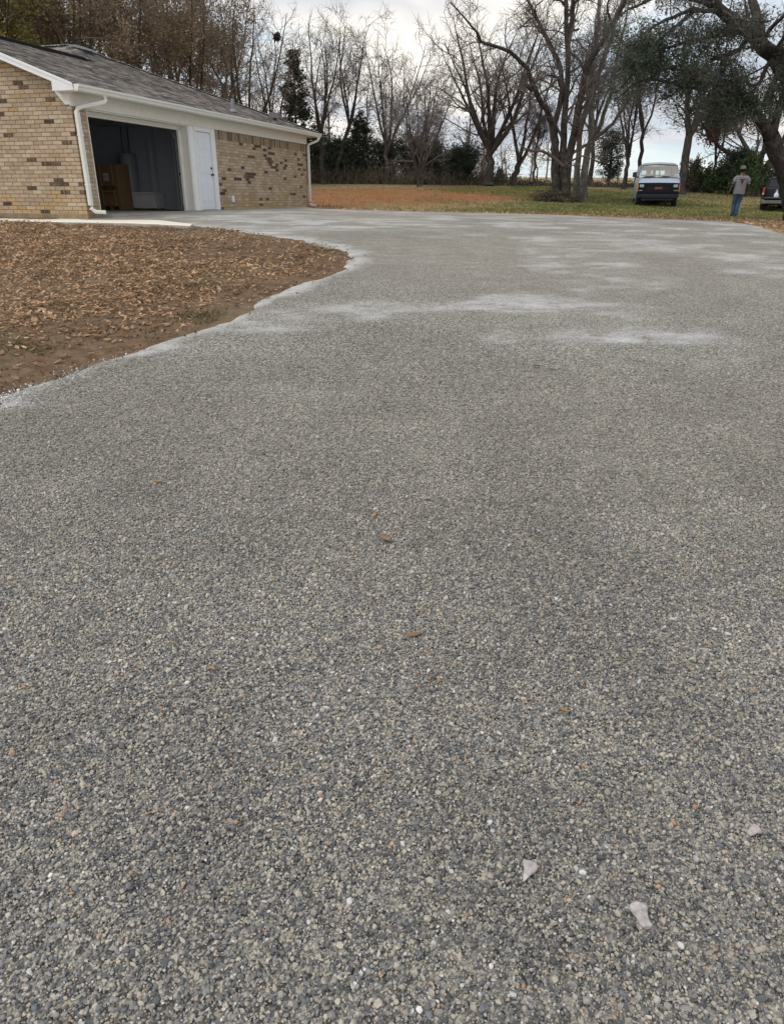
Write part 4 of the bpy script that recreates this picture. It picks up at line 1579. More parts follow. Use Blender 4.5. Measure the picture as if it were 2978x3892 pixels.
# --- bare trees along the back fence, left to right
bare_tree('bare_tree', 'tall bare tree just past the far downspout of the house', 1226, 57, 60, 201, nlead=5, spread=.34, r0=.19, fork=.33, bark_m='bark_grey', twig_m='twig_grey')
bare_tree('bare_tree', 'bare tree fanning rightwards behind the clay patch, second past the house', 1272, 59, 95, 202, nlead=4, spread=.42, r0=.16, fork=.40, lean=(1.2, 0), twig_m='twig_grey')
bare_tree('bare_tree', 'tall bare tree with a rounded crown against the brightest cloud', 1470, 58, 150, 203, nlead=6, spread=.42, r0=.17, fork=.26, twig_m='twig_grey')
bare_tree('bare_tree', 'small many-stemmed grey tree standing in front of the cedars', 1592, 54, 275, 204, nlead=7, spread=.42, r0=.15, fork=.08, twig_m='twig_grey')
bare_tree('bare_tree', 'broad dense-crowned bare tree at the right end of the dark thicket', 1856, 56, 40, 205, nlead=9, spread=.62, r0=.31, fork=.22, bark_m='bark_dark', twig_m='twig', up=.05,
          levels=[dict(l, n=n_) for l, n_ in zip(LV_BARE(), (10, 7, 5))])
bare_tree('bare_tree', 'forked bare tree leaning right between the broad tree and twin trunks', 1945, 57, 130, 206, nlead=3, spread=.45, r0=.24, fork=.16, bark_m='bark_dark', lean=(.4, 0), up=.03)
bare_tree('bare_sapling', 'thin bare sapling by the fence left of the twin trunks', 2024, 57, 380, 207, nlead=3, spread=.25, r0=.07, fork=.35)
bare_tree('bare_tree', 'dark bare tree behind the pale-barked pair', 2238, 60, 120, 208, nlead=3, spread=.25, r0=.17, fork=.4, bark_m='bark_dark')
bare_tree('bare_tree', 'bare multi-stemmed tree behind the left side of the van', 2372, 54, 170, 209, nlead=5, spread=.30, r0=.15, fork=.22, bark_m='bark_dark')
bare_tree('bare_tree', 'bare tree rising straight behind the roof of the van', 2418, 57, 130, 210, nlead=4, spread=.30, r0=.15, fork=.38, bark_m='bark_dark')
bare_tree('bare_tree', 'stout grey bare tree just right of the van', 2588, 50, 90, 211, nlead=4, spread=.36, r0=.27, fork=.36, bark_m='bark_grey')
bare_tree('bare_tree', 'spreading ivy-clad tree behind the walking person', 2872, 50, 170, 212, nlead=7, spread=.72, r0=.30, fork=.15, bark_m='bark_grey', up=.03)
bare_tree('russet_tree', 'small tree with sparse dark red leaves behind the shrubs', 2702, 52, 330, 213, nlead=4, spread=.34, r0=.10, fork=.34, bark_m='bark_dark',
          leaves=dict(n=5200, size=.17, mat=M['leaf_red'], spread=.12, aspect=.6), group='leafy trees by the fence')

# --- wood behind the house: leafy and half-bare, copied from three kinds and turned
WOOD = 'wood behind the house'
protos = {}


def wood_tree(kind, label, px, y, top_py, seed, rz):
    p = at(px, 700, y)
    zz = gz(p.x, y) - .05
    ht = at(px, top_py, y).z - zz
    if kind not in protos:
        rng = np.random.default_rng(seed)
        root = empty(kind + '_tree', (p.x, y, zz), rz, label, 'tree', WOOD)
        lvw = LV_BARE()
        leaf = {'yellow': ('leaf_yellow', 20000, .20), 'rust': ('leaf_rust', 14000, .15), 'brown': ('leaf_rust', 7500, .14), 'bare': (None, 0, 0)}[kind]
        limbs = auto_limbs(rng, 12.0, fork=.25, nlead=6, spread=.42, r0=.2, up=.06)
        assemble(root, limbs, rng, lvw, M['bark_grey'], M['twig_brown'], dict(n=leaf[1], size=leaf[2], mat=M[leaf[0]], spread=.15, aspect=.55) if leaf[0] else None)
        protos[kind] = root
    else:
        src = protos[kind]
        root = empty(kind + '_tree', (p.x, y, zz), rz, label, 'tree', WOOD)
        for ch in src.children:
            c = ch.copy()
            COL.objects.link(c)
            c.parent = root
    root.scale = (ht / 12.0,) * 3
    return root


wood_tree('yellow', 'yellow-green leafy tree above the garage gable at the picture edge', 20, 42, -260, 301, 0)
wood_tree('rust', 'rust-leaved tree behind the roof box vent', 320, 44, -240, 302, 0)
wood_tree('brown', 'sparse brown-leaved tree behind the middle of the main roof', 560, 45, -200, 303, 0)
wood_tree('rust', 'rust-leaved tree left of the vent pipe, against pale sky', 745, 50, -110, 302, 2.2)
wood_tree('bare', 'grey bare tree holding a dark nest high on its right side', 965, 52, -20, 304, 1.0)
wood_tree('yellow', 'half-hidden yellowing tree behind the ridge vent', 175, 55, -160, 301, 3.9)
wood_tree('brown', 'sparse brown-leaved tree rising over the roof hip', 850, 60, -30, 303, 4.1)
wood_tree('rust', 'rust-leaved tree seen between the two brown-leaved trees', 650, 60, -150, 302, 4.4)
wood_tree('brown', 'sparse brown-leaved tree furthest back behind the box vent', 430, 62, -160, 303, 2.0)
wood_tree('bare', 'grey bare tree just left of the tall dark leafy tree', 1050, 58, 120, 304, 3.3)
nest = MB()
nb = at(1052, 142, 51.5)
rg = random.Random(3)
for k in range(60):
    a, e = rg.uniform(0, 6.28), rg.uniform(-1, 1)
    c = Vector((math.cos(a) * math.cos(e) * .16, math.sin(a) * math.cos(e) * .16, math.sin(e) * .2))
    t_ = Vector((rg.gauss(0, 1), rg.gauss(0, 1), rg.gauss(0, .7))).normalized() * .17
    nest.tube([c - t_, c + t_ * .3 + Vector((0, 0, .02)), c + t_], [.02, .026, .015], 4)
nest.lathe([(.02, -.2), (.15, -.12), (.19, .0), (.15, .12), (.02, .2)], (0, 0, 0), 'z', 9)
o = nest.build('leaf_nest', plain('nest_mat', (.035, .028, .024), .95, .1, var=.3, scale=20))
o.location = nb
tag(o, 'dark round leaf nest high in the bare tree over the house roof', 'nest')


# --- evergreens and cedars: sprays of foliage on a real stem
def cedar(name, label, px, y, base_py, top_py, width_px, seed, n=9000, mat='leaf_cedar', shape='cone', group='evergreens in the thicket', size=.14):
    rng = np.random.default_rng(seed)
    p = at(px, base_py, y)
    zz = gz(p.x, y) - .05
    ht = at(px, top_py, y).z - zz
    wr = abs(at(px + width_px / 2, base_py, y).x - p.x)
    root = empty(name, (p.x, y, zz), 0, label, 'tree', group)
    k = 10
    st = np.stack([rng.normal(size=k) * .04 * np.arange(k) / k, rng.normal(size=k) * .04, np.linspace(0, ht * .97, k)], 1)
    v, q = tubes(st[None], np.linspace(.13, .02, k)[None], 7)
    link('trunk', np_mesh('trunk', v, q, material=M['bark_dark'], smooth=True), root)
    nb_ = 150
    t = rng.uniform(.06, .97, nb_)
    if shape == 'cone': prof = (1 - t) ** .75 * .95 + .06
    elif shape == 'column': prof = .55 + .45 * np.sin(t * 3.1) - .35 * t
    else: prof = np.sin(np.clip(t, .05, .98) * 3.05) ** .6
    az = rng.uniform(0, 6.283, nb_)
    ln = wr * prof * rng.uniform(.55, 1.15, nb_)
    d = np.stack([np.cos(az), np.sin(az), rng.uniform(.1, .7, nb_)], 1)
    B = np.zeros((nb_, 5, 3))
    B[:, 0] = np.stack([np.zeros(nb_), np.zeros(nb_), t * ht * .93], 1)
    for j in range(1, 5):
        d = norm(d + rng.normal(size=d.shape) * .14)
        B[:, j] = B[:, j - 1] + d * (ln / 4)[:, None]
    S, SR = kids(rng, B, np.full((nb_, 5), .02) * np.linspace(1, .4, 5), 7, .2, 1, .4, 1.0, .42, 3, .2, .1, rmin=.006)
    v, q = join_arrays([tubes(B, np.full((nb_, 5), .022) * np.linspace(1, .35, 5), 3), tubes(S, SR, 3)])
    link('crown', np_mesh('crown', v, q, material=M['twig']), root)
    a = rng.integers(0, len(S), n)
    u = rng.uniform(0, 1, n)[:, None]
    C = S[a, 0] * (1 - u) + S[a, 2] * u + rng.normal(size=(n, 3)) * .09
    v, tr_ = leaf_quads(rng, C, size, -.1, .45)
    link('foliage', np_mesh('foliage', v, tris=tr_, material=M[mat]), root)
    return root


cedar('evergreen_tree', 'tall narrow dark-leaved tree behind the roof end', 1135, 55, 700, 140, 150, 401, 6500, 'leaf_dark', 'column', size=.22)
cedar('cedar_tree', 'dark cedar half hidden behind the far downspout', 1205, 62, 700, 455, 210, 402, 8000)
cedar('cedar_tree', 'tallest dark cedar in the thicket, left of the rounded bare tree', 1368, 61, 700, 400, 190, 403, 11000)
cedar('cedar_tree', 'bushy cedar right behind the many-stemmed grey tree', 1560, 63, 700, 520, 210, 404, 9000, shape='round')
cedar('cedar_tree', 'dark cedar right of the many-stemmed grey tree', 1655, 60, 700, 520, 120, 405, 7000)
cedar('cedar_tree', 'round-topped dark cedar left of the broad bare tree', 1752, 58, 700, 555, 160, 406, 9000, shape='round')
cedar('cedar_tree', 'low dark cedar between the two tallest cedars of the thicket', 1285, 60, 700, 520, 170, 407, 8000, shape='round')
cedar('cedar_tree', 'low dark cedar under the rounded bare tree', 1460, 62, 700, 540, 170, 408, 8000, shape='round')
cedar('cedar_tree', 'small pointed cedar right of the broad bare tree', 1898, 75, 690, 640, 40, 409, 2500)
cedar('cedar_tree', 'dark cedar bough clump right of the pale-barked pair', 2310, 60, 690, 480, 130, 410, 6000, shape='round')
cedar('shrubby_tree', 'greenish shrubby tree in front of the red-leaved tree', 2790, 51, 725, 560, 170, 411, 6500, 'leaf_dark', 'round', group='leafy trees by the fence', size=.13)
cedar('shrubby_tree', 'low brownish bushy tree under the broad bare tree', 1690, 62, 700, 590, 170, 412, 6500, 'brush', 'round', group='leafy trees by the fence', size=.13)

# ================================================================== bushes, brush, fence
def shrub(name, label, x, y, rx, ry, h, seed, n=2600, mat='leaf_ivy', size=.10, group=None, cat='shrub', stems=26):
    rng = np.random.default_rng(seed)
    zz = gz(x, y)
    root = empty(name, (x, y, zz), 0, label, cat, group)
    az = rng.uniform(0, 6.283, stems)
    e = rng.uniform(.25, 1.45, stems)
    d = np.stack([np.cos(az) * np.cos(e) * rx, np.sin(az) * np.cos(e) * ry, np.sin(e) * h], 1)
    B = np.zeros((stems, 5, 3))
    B[:, 0, :2] = rng.normal(size=(stems, 2)) * .12 * np.array([rx, ry])
    B[:, 0, 2] = -.05
    for j in range(1, 5): B[:, j] = B[:, j - 1] + d / 4 + rng.normal(size=d.shape) * .05 * h
    S, SR = kids(rng, B, np.full((stems, 5), .014), 8, .2, 1, .3, 1.1, .45, 3, .25, .05, rmin=.004)
    v, q = join_arrays([tubes(B, np.full((stems, 5), .016) * np.linspace(1, .4, 5), 3), tubes(S, SR, 3)])
    link('stem', np_mesh('stem', v, q, material=M['twig_brown']), root)
    a = rng.integers(0, len(S), n)
    u = rng.uniform(0, 1, n)[:, None]
    C = S[a, 0] * (1 - u) + S[a, 2] * u + rng.normal(size=(n, 3)) * .07
    C[:, 2] = np.maximum(C[:, 2], .02)
    v, t = leaf_quads(rng, C, size, .2, .6)
    link('foliage', np_mesh('foliage', v, tris=t, material=M[mat]), root)
    return root


HEDGE = 'ivy shrubs along the right fence'
p = MAIN_BASE
shrub('low_bush', 'low dark bush around the foot of the twin trunks', p.x - .35, p.y - .9, 1.6, .8, .55, 501, 4200, 'brush', .09, cat='bush', stems=60)
for i, (px, y, w, h, lb) in enumerate([(2620, 52, 1.0, 1.9, 'thin grey-green shrub right beside the stout grey tree'), (2668, 52, 1.1, 1.5, 'ivy shrub under the left side of the red-leaved tree'),
                                       (2730, 51.5, 1.3, 1.7, 'ivy shrub at the foot of the red-leaved tree'), (2790, 51, 1.3, 1.8, 'dense ivy shrub just left of the walking person'),
                                       (2850, 49.5, 1.3, 2.5, 'tall ivy mound around the spreading tree trunk'), (2905, 50.5, 1.1, 1.6, 'ivy shrub between the person and the pickup'),
                                       (2960, 52, 1.4, 1.9, 'pale green shrub behind the pickup')]):
    q = at(px, 700, y)
    shrub('ivy_shrub', lb, q.x, y, w, .8, h, 510 + i, 4200, 'leaf_ivy' if i not in (0, 6) else 'brush', .12, HEDGE)

# fence of posts and wire along the back of the yard
fence = empty('wire_fence', (0, 0, 0), 0, 'weathered post and wire fence along the back of the yard', 'fence')
f0, f1 = (-12.0, 60.0), (27.0, 54.5)
fm = plain('post_wood', (.12, .105, .09), .95, .1, var=.3, scale=9)
for i in range(15):
    t = i / 14
    x, y = f0[0] + (f1[0] - f0[0]) * t, f0[1] + (f1[1] - f0[1]) * t
    mb = MB()
    lean = random.uniform(-.04, .04)
    mb.tube([(x, y, gz(x, y) - .1), (x + lean * .5, y, gz(x, y) + .6), (x + lean, y, gz(x, y) + 1.25)], [.055, .05, .045], 7)
    mb.build('post', fm, fence)
for h in (.4, .75, 1.1):
    mb = MB()
    mb.tube([(f0[0] + (f1[0] - f0[0]) * t, f0[1] + (f1[1] - f0[1]) * t, gz(f0[0] + (f1[0] - f0[0]) * t, f0[1] + (f1[1] - f0[1]) * t) + h) for t in np.linspace(0, 1, 29)], .006, 3)
    mb.build('wire', M['black_metal'], fence)


# brush: the tangle of weeds, vines and saplings under the fence line
def brush_mass():
    rng = np.random.default_rng(601)
    P, tall = [], []
    for (a, b_, n, dy, hh) in [((-14, 60.5), (9, 57.5), 2600, 1.5, .9), ((9, 57.5), (27, 54.0), 1500, 1.0, .36), ((-16, 64), (7, 62), 2200, 2.5, 2.2)]:
        t = rng.random(n)
        x = a[0] + (b_[0] - a[0]) * t
        y = a[1] + (b_[1] - a[1]) * t + rng.normal(size=n) * dy * .5
        P.append(np.stack([x, y], 1))
        tall.append(hh * rng.lognormal(-.3, .5, n) * (.5 + fbm(x, y, 2.5, 66)))
    P, tall = np.concatenate(P), np.concatenate(tall)
    n = len(P)
    B = np.zeros((n, 4, 3))
    B[:, 0] = np.column_stack([P, H(P[:, 0], P[:, 1]) - .03])
    d = norm(np.column_stack([rng.normal(size=(n, 2)) * .35, np.ones(n)]))
    for j in range(1, 4):
        d = norm(d + rng.normal(size=d.shape) * .2)
        B[:, j] = B[:, j - 1] + d * (tall / 3)[:, None]
    S, SR = kids(rng, B, np.full((n, 4), .010), 2, .25, 1, .4, 1.1, .6, 3, .25, .05, rmin=.005, prop=False)
    v, q = join_arrays([tubes(B, np.full((n, 4), .010) * np.linspace(1, .4, 4), 3), tubes(S, SR, 3)])
    m = 34000
    a = rng.integers(0, len(S), m)
    u = rng.uniform(0, 1, m)[:, None]
    C = S[a, 0] * (1 - u) + S[a, 2] * u + rng.normal(size=(m, 3)) * .08
    lv_, lt = leaf_quads(rng, C, .12, .2, .6)
    o = link('undergrowth', np_mesh('undergrowth', v, q, material=M['twig_brown']))
    tag(o, 'tangled brown and green brush along the back fence', 'undergrowth', kind='stuff')
    f = link('leaves', np_mesh('leaves', lv_, tris=lt, material=M['brush']), o)
    f["kind"] = "stuff"


brush_mass()


# far wood beyond the pasture
def far_wood():
    rng = np.random.default_rng(611)
    spots = []
    for x in np.arange(-70, 24, 1.5):
        spots.append((x + rng.normal() * .8, 118 + rng.normal() * 8, rng.uniform(3.5, 7)))
    for x in np.arange(-40, 8, .9):
        spots.append((x + rng.normal(), 70 + rng.normal() * 3, rng.uniform(3, 7)))
    tp, tr_, cs = [], [], []
    for x, y, h in spots:
        z = gz(x, y)
        k = 5
        p = np.stack([x + rng.normal(size=k) * .06 * np.arange(k), y + rng.normal(size=k) * .06 * np.arange(k), z + np.linspace(0, h, k)], 1)
        tp.append(p)
        tr_.append(np.linspace(.14, .03, k))
        n = 300
        u = rng.normal(size=(n, 3))
        u = norm(u) * rng.random((n, 1)) ** .4
        cs.append(np.array([x, y, z + h * .58]) + u * np.array([h * .30, h * .30, h * .44]))
    B, Rb = np.stack(tp), np.stack(tr_)
    S, SR = kids(rng, B, Rb, 16, .25, 1, .4, 1.0, .4, 4, .2, .12, rmin=.02)
    S2, SR2 = kids(rng, S, SR, 5, .2, 1, .4, 1.0, .5, 3, .2, .1, rmin=.012)
    v, q = join_arrays([tubes(B, Rb, 4), tubes(S, SR, 3), tubes(S2, SR2, 3)])
    o = link('far_wood', np_mesh('far_wood', v, q, material=M['twig_grey']))
    tag(o, 'distant grey-brown wood beyond the pasture and thicket', 'wood', kind='stuff')
    C = np.concatenate(cs)
    lv_, lt = leaf_quads(rng, C, .17, .1, .6)
    f = link('leaves', np_mesh('leaves', lv_, tris=lt, material=M['brush']), o)
    f["kind"] = "stuff"


far_wood()


# ================================================================== fallen leaves
def curled_leaves(rng, C, size, tilt=.35, curl=.25):
    """fallen leaves: eight-sided blades folded along the midrib"""
    n = len(C)
    az = rng.uniform(0, 6.283, n)
    d = np.stack([np.cos(az), np.sin(az), rng.normal(size=n) * tilt], 1)
    d = norm(d)
    up = norm(np.stack([rng.normal(size=n) * tilt, rng.normal(size=n) * tilt, np.ones(n)], 1))
    s = norm(np.cross(up, d))
    nn = np.cross(d, s)
    L = (size * rng.uniform(.65, 1.3, n))[:, None]
    W = L * rng.uniform(.34, .52, n)[:, None]
    cu = rng.uniform(-.2, 1, n)[:, None] * curl * L
    pts = [C - d * L * .5 + nn * cu * .6, C - d * L * .12 + s * W * .46 + nn * cu * .55, C + d * L * .22 + s * W * .40 + nn * cu * .45, C + d * L * .5 + nn * cu * .8,
           C + d * L * .22 - s * W * .40 + nn * cu * .45, C - d * L * .12 - s * W * .46 + nn * cu * .55, C - d * L * .12, C + d * L * .22]
    V = np.stack(pts, 1)
    i = np.arange(n * 8).reshape(n, 8)
    t = np.concatenate([i[:, [0, 6, 1]], i[:, [0, 5, 6]], i[:, [2, 7, 3]], i[:, [7, 4, 3]]])
    q = np.concatenate([i[:, [1, 6, 7, 2]], i[:, [6, 5, 4, 7]]])
    return V.reshape(-1, 3), q, t


def bed_litter():
    rng = np.random.default_rng(701)
    n = 112000
    x, y = rng.uniform(-15, 1, n), rng.uniform(3.0, 17.2, n)
    s = signed_dist(x, y, POLY)
    back = sm(7.5, 11.5, y - .25 * x * 0)
    cover = fbm(x, y, 2.6, 73, 4)
    dens = .14 + .86 * sm(.36, .54, cover + .20 * (back - .55))
    dens *= np.where(-s < .5, .22, np.where(-s < 1.3, .55, 1.0)) * (.18 + .82 * sm(6.0, 9.0, y))
    wx, wy = pa, pb
    infront = (x - pa.x) * nrmw.x + (y - pa.y) * nrmw.y < -.02
    k = (s < -.06) & infront & (rng.random(n) < dens) & (x > -.95 * y - 1.5)
    x, y = x[k], y[k]
    C = np.column_stack([x, y, H(x, y) + clods(x, y) + .010 + rng.random(len(x)) * .022])
    v, q, t = curled_leaves(rng, C, .060)
    o = link('leaf_litter', np_mesh('leaf_litter', v, q, t, material=M['leaf_litter']))
    tag(o, 'thick brown fallen leaves covering the dirt bed by the house', 'leaves', kind='stuff')
    # broken flakes and crumbs between the whole leaves, some spilt over the edge on to the gravel
    m = 60000
    x, y = rng.uniform(-12, 1.2, m), rng.uniform(3.0, 17.0, m)
    s = signed_dist(x, y, POLY)
    dens = .25 + .75 * sm(.42, .6, fbm(x, y, .9, 77, 3))
    keep = (((s < 0) & (rng.random(m) < dens)) | ((s >= 0) & (s < .25) & (rng.random(m) < .05))) & ((x - pa.x) * nrmw.x + (y - pa.y) * nrmw.y < -.02) & (x > -.95 * y - 1.0)
    x, y, s = x[keep], y[keep], s[keep]
    C = np.column_stack([x, y, H(x, y) + np.where(s < 0, clods(x, y), .02) + .008])
    v, t = leaf_quads(rng, C, .030, 0, .7)
    f = link('leaf_crumbs', np_mesh('leaf_crumbs', v, tris=t, material=leaf_mat('leaf_crumb', [(.3, (.06, .04, .026)), (.5, (.16, .105, .065)), (.72, (.34, .24, .155))], .1, 6.0)), o)
    f["kind"] = "stuff"


bed_litter()


def loose_bed_leaves():
    """the few leaves lying apart on the bare rim of the bed, each its own thing"""
    rng = np.random.default_rng(711)
    shapes = [np_mesh('dry_leaf', *curled_leaves(np.random.default_rng(720 + k), np.zeros((1, 3)), .085, .22, .3), material=M['leaf_litter']) for k in range(10)]
    n = 0
    while n < 60:
        x, y = rng.uniform(-5.5, -.6), rng.uniform(4.2, 9.5)
        s = float(signed_dist(np.array([x]), np.array([y]), POLY)[0])
        if not (-1.6 < s < -.12) or x < -.62 * y: continue
        o = link('dry_leaf', shapes[n % 10], None, (x, y, gz(x, y) + float(clods(np.array([x]), np.array([y]))[0]) + .016))
        o.rotation_euler = (rng.normal() * .15, rng.normal() * .15, rng.uniform(0, 6.28))
        tag(o, 'single dry leaf lying on the bare rim of the dirt bed', 'leaf', 'loose leaves on the bare rim of the dirt bed')
        n += 1


loose_bed_leaves()


def yard_litter():
    rng = np.random.default_rng(702)
    n = 90000
    x, y = rng.uniform(-3, 26, n), rng.uniform(17, 50, n)
    s = signed_dist(x, y, POLY)
    d = (1 - sm(2.5, 10.5, -s + (fbm(x, y, 2.2, 74) - .5) * 5)) * sm(1, 8, x + (fbm(x, y, 3, 75) - .5) * 4) * (.25 + .75 * sm(.35, .6, fbm(x, y, 1.3, 76)))
    d = np.maximum(d, .8 * (1 - sm(.5, 1.7, -s)))
    d = np.maximum(d, .10 * sm(2, 8, x))
    k = (s < -.05) & (rng.random(n) < d * .62)
    x, y = x[k], y[k]
    C = np.column_stack([x, y, H(x, y) + .012 + rng.random(len(x)) * .03])
    v, t = leaf_quads(rng, C, .085, 0, .5)
    o = link('yard_leaves', np_mesh('yard_leaves', v, tris=t, material=M['leaf_litter']))
    tag(o, 'brown fallen leaves strewn on the grass behind the drive', 'leaves', kind='stuff')


yard_litter()


def lawn_grass():
    rng = np.random.default_rng(703)
    n = 150000
    x, y = rng.uniform(-6, 30, n), rng.uniform(26, 56, n)
    s = signed_dist(x, y, POLY)
    g = sm(.25, .6, fbm(x, y, 6.0, 31)) * sm(1, 7, x + (fbm(x, y, 4, 33) - .5) * 5) + .06
    k = (s < -.3) & (rng.random(n) < g) & (y > 28)
    x, y = x[k], y[k]
    n = len(x)
    z = H(x, y)
    h = rng.uniform(.03, .085, n)
    az = rng.uniform(0, 6.283, n)
    w = .022
    dx, dy = np.cos(az) * w, np.sin(az) * w
    lx, ly = rng.normal(size=n) * .03, rng.normal(size=n) * .03
    V = np.stack([np.stack([x - dx, y - dy, z - .005], 1), np.stack([x + dx, y + dy, z - .005], 1), np.stack([x + lx, y + ly, z + h], 1)], 1).reshape(-1, 3)
    o = link('grass', np_mesh('grass', V, tris=np.arange(n * 3).reshape(n, 3), material=leaf_mat('grass_blade', [(.3, (.095, .11, .038)), (.5, (.17, .19, .068)), (.72, (.32, .29, .13))], .3, .6)))
    tag(o, 'short patchy green lawn grass around the van', 'grass', kind='stuff')
    # tufts that survive in the dirt bed
    n = 9000
    c = rng.uniform((-8, 3.5), (0, 13), (46, 2))
    q = c[rng.integers(0, len(c), n)] + rng.normal(size=(n, 2)) * .16
    k = (signed_dist(q[:, 0], q[:, 1], POLY) < -.05)
    q = q[k]
    n = len(q)
    h, az, w = rng.uniform(.015, .05, n), rng.uniform(0, 6.283, n), .004
    z = H(q[:, 0], q[:, 1]) + clods(q[:, 0], q[:, 1])
    dx, dy = np.cos(az) * w, np.sin(az) * w
    lx, ly = rng.normal(size=n) * .025, rng.normal(size=n) * .025
    V = np.stack([np.stack([q[:, 0] - dx, q[:, 1] - dy, z - .003], 1), np.stack([q[:, 0] + dx, q[:, 1] + dy, z - .003], 1), np.stack([q[:, 0] + lx, q[:, 1] + ly, z + h], 1)], 1).reshape(-1, 3)
    o = link('weeds', np_mesh('weeds', V, tris=np.arange(n * 3).reshape(n, 3), material=leaf_mat('weed_blade', [(.3, (.05, .065, .02)), (.7, (.12, .13, .045))], .3, 2)))
    tag(o, 'sparse green weeds growing in the brown dirt bed', 'weeds', kind='stuff')


lawn_grass()

# ================================================================== things in the garage
def hz(s, t, z=0.0):
    x, y = hw(s, t)
    return (x, y, z)


card = plain('cardboard', (.22, .135, .07), .9, .1, var=.12, scale=4)
card_tape = plain('packing_tape', (.36, .25, .14), .35, .4, var=.05)
ink = plain('black_ink', (.02, .018, .016), .8, .1)
box = empty('cardboard_box', hz(5.05, 2.70, 0.0), HA, 'tall brown cardboard carton standing on a pallet in the garage', 'box')
mb = MB()
mb.box(0, .62, 0, .70, .11, 1.24)
body = mb.build('carton', card, box, bevel=.008)
for y in (.14, .56):
    mb = MB(); mb.box(-.004, -.001, y, y + .035, .11, 1.24); mb.build('strap', card_tape, body)
mb = MB()
mb.box(-.003, -.001, .30, .48, .80, .99)
mb.build('shipping_label', plain('label_paper', (.62, .62, .60), .7, .2, var=.05), body)
mb = MB()
mb.box(-.005, -.003, .33, .35, .86, .96); mb.box(-.005, -.003, .40, .42, .86, .96); mb.box(-.005, -.003, .445, .465, .83, .95); mb.box(-.005, -.003, .33, .45, .83, .84)
mb.build('label_print', ink, body)
# lettering faces -x of the carton (towards the opening); it reads from the camera's side
mt = Matrix.Translation((-.004, .35, .60)) @ Matrix(((0, 0, -1, 0), (-1, 0, 0, 0), (0, 1, 0, 0), (0, 0, 0, 1)))
text_mesh('lettering', 'VEVOR', .165, ink, body, .001, mt, 1.0, .004)
mb = MB()
mb.box(-.004, -.002, .08, .62, .462, .470); mb.box(-.004, -.002, .08, .56, .435, .441)
mb.build('printed_line', ink, body)
pal = plain('pallet_wood', (.20, .14, .085), .9, .1, var=.2)
for y in (.0, .19, .38, .56):
    mb = MB(); mb.box(-.02, .64, y, y + .15, .09, .108); mb.build('slat', pal, box)
for y in (.0, .31, .62):
    mb = MB(); mb.box(-.01, .63, y, y + .08, .0, .089); mb.build('skid', pal, box)

bl = plain('blue_plastic', (.02, .06, .42), .45, .4, var=.06)
bn = empty('blue_bin', hz(5.35, 3.72, 0), HA, 'blue plastic bin beside the cardboard carton in the garage', 'bin')
mb = MB()
mb.add([(-.20, -.20, .04), (.20, -.20, .04), (.20, .20, .04), (-.2, .2, .04), (-.27, -.27, 1.08), (.27, -.27, 1.08), (.27, .27, 1.08), (-.27, .27, 1.08)],
       [(3, 2, 1, 0), (4, 5, 6, 7), (0, 1, 5, 4), (1, 2, 6, 5), (2, 3, 7, 6), (3, 0, 4, 7)])
mb.build('body', bl, bn, bevel=.03)
mb = MB(); mb.box(-.30, .30, -.30, .30, 1.083, 1.15); mb.build('lid', bl, bn, bevel=.02)
for s in (-1, 1):
    mb = MB(); mb.lathe([(.0, -.025), (.10, -.022), (.10, .022), (.0, .025)], (.14, s * .23, .10), 'y', 14); mb.build('wheel', M['rubber'], bn)
wc = plain('white_appliance', (.6, .62, .65), .35, .4, var=.03)
ch = empty('chest_freezer', hz(5.75, 1.98, 0), HA, 'low white chest on the garage floor right of the carton', 'chest')
mb = MB(); mb.box(0, .55, 0, 1.05, .03, .43); mb.build('body', wc, ch, bevel=.02)
mb = MB(); mb.box(-.012, .56, -.01, 1.06, .434, .495); mb.build('lid', wc, ch, bevel=.018)
for (x, y) in ((.04, .05), (.45, .05), (.04, .94), (.45, .94)):
    mb = MB(); mb.box(x, x + .06, y, y + .06, .0, .029); mb.build('foot', M['black_plastic'], ch)
wh = empty('water_heater', hz(6.02, 2.95, 0), 0, 'tall grey cylinder heater with pipes against the dark garage wall', 'water heater')
mb = MB(); mb.lathe([(.0, .05), (.24, .05), (.25, .07), (.25, 1.52), (.22, 1.57), (.0, 1.58)], (0, 0, 0), 'z', 24); mb.build('tank', plain('tank_paint', (.25, .27, .30), .4, .4, var=.04), wh, smooth=True)
mb = MB(); mb.lathe([(.0, .0), (.22, .0), (.22, .05), (.0, .05)], (0, 0, 0), 'z', 18); mb.build('stand', M['black_plastic'], wh)
for s in (-1, 1):
    mb = MB(); mb.tube([(s * .1, 0, 1.57), (s * .1, 0, 2.0), (s * .1, .05, 2.36)], .018, 8); mb.build('pipe', M['black_metal'], wh)
mb = MB(); mb.box(-.262, -.251, -.08, .08, .75, 1.15); mb.build('rating_plate', plain('plate_print', (.5, .5, .48), .6, .2, var=.4, scale=30), wh)

# ================================================================== van
VP = at(2490, 789, 39.1)
van = empty('parked_van', (VP.x, 39.1, gz(VP.x, 39.1)), R(-15.0), 'light blue-grey full-size van parked on the grass facing the camera', 'van')
vpaint = plain('van_paint', (.33, .385, .48), .35, .5, var=.04, scale=2)
vblack = plain('van_black_trim', (.010, .011, .014), .55, .12, var=.15)


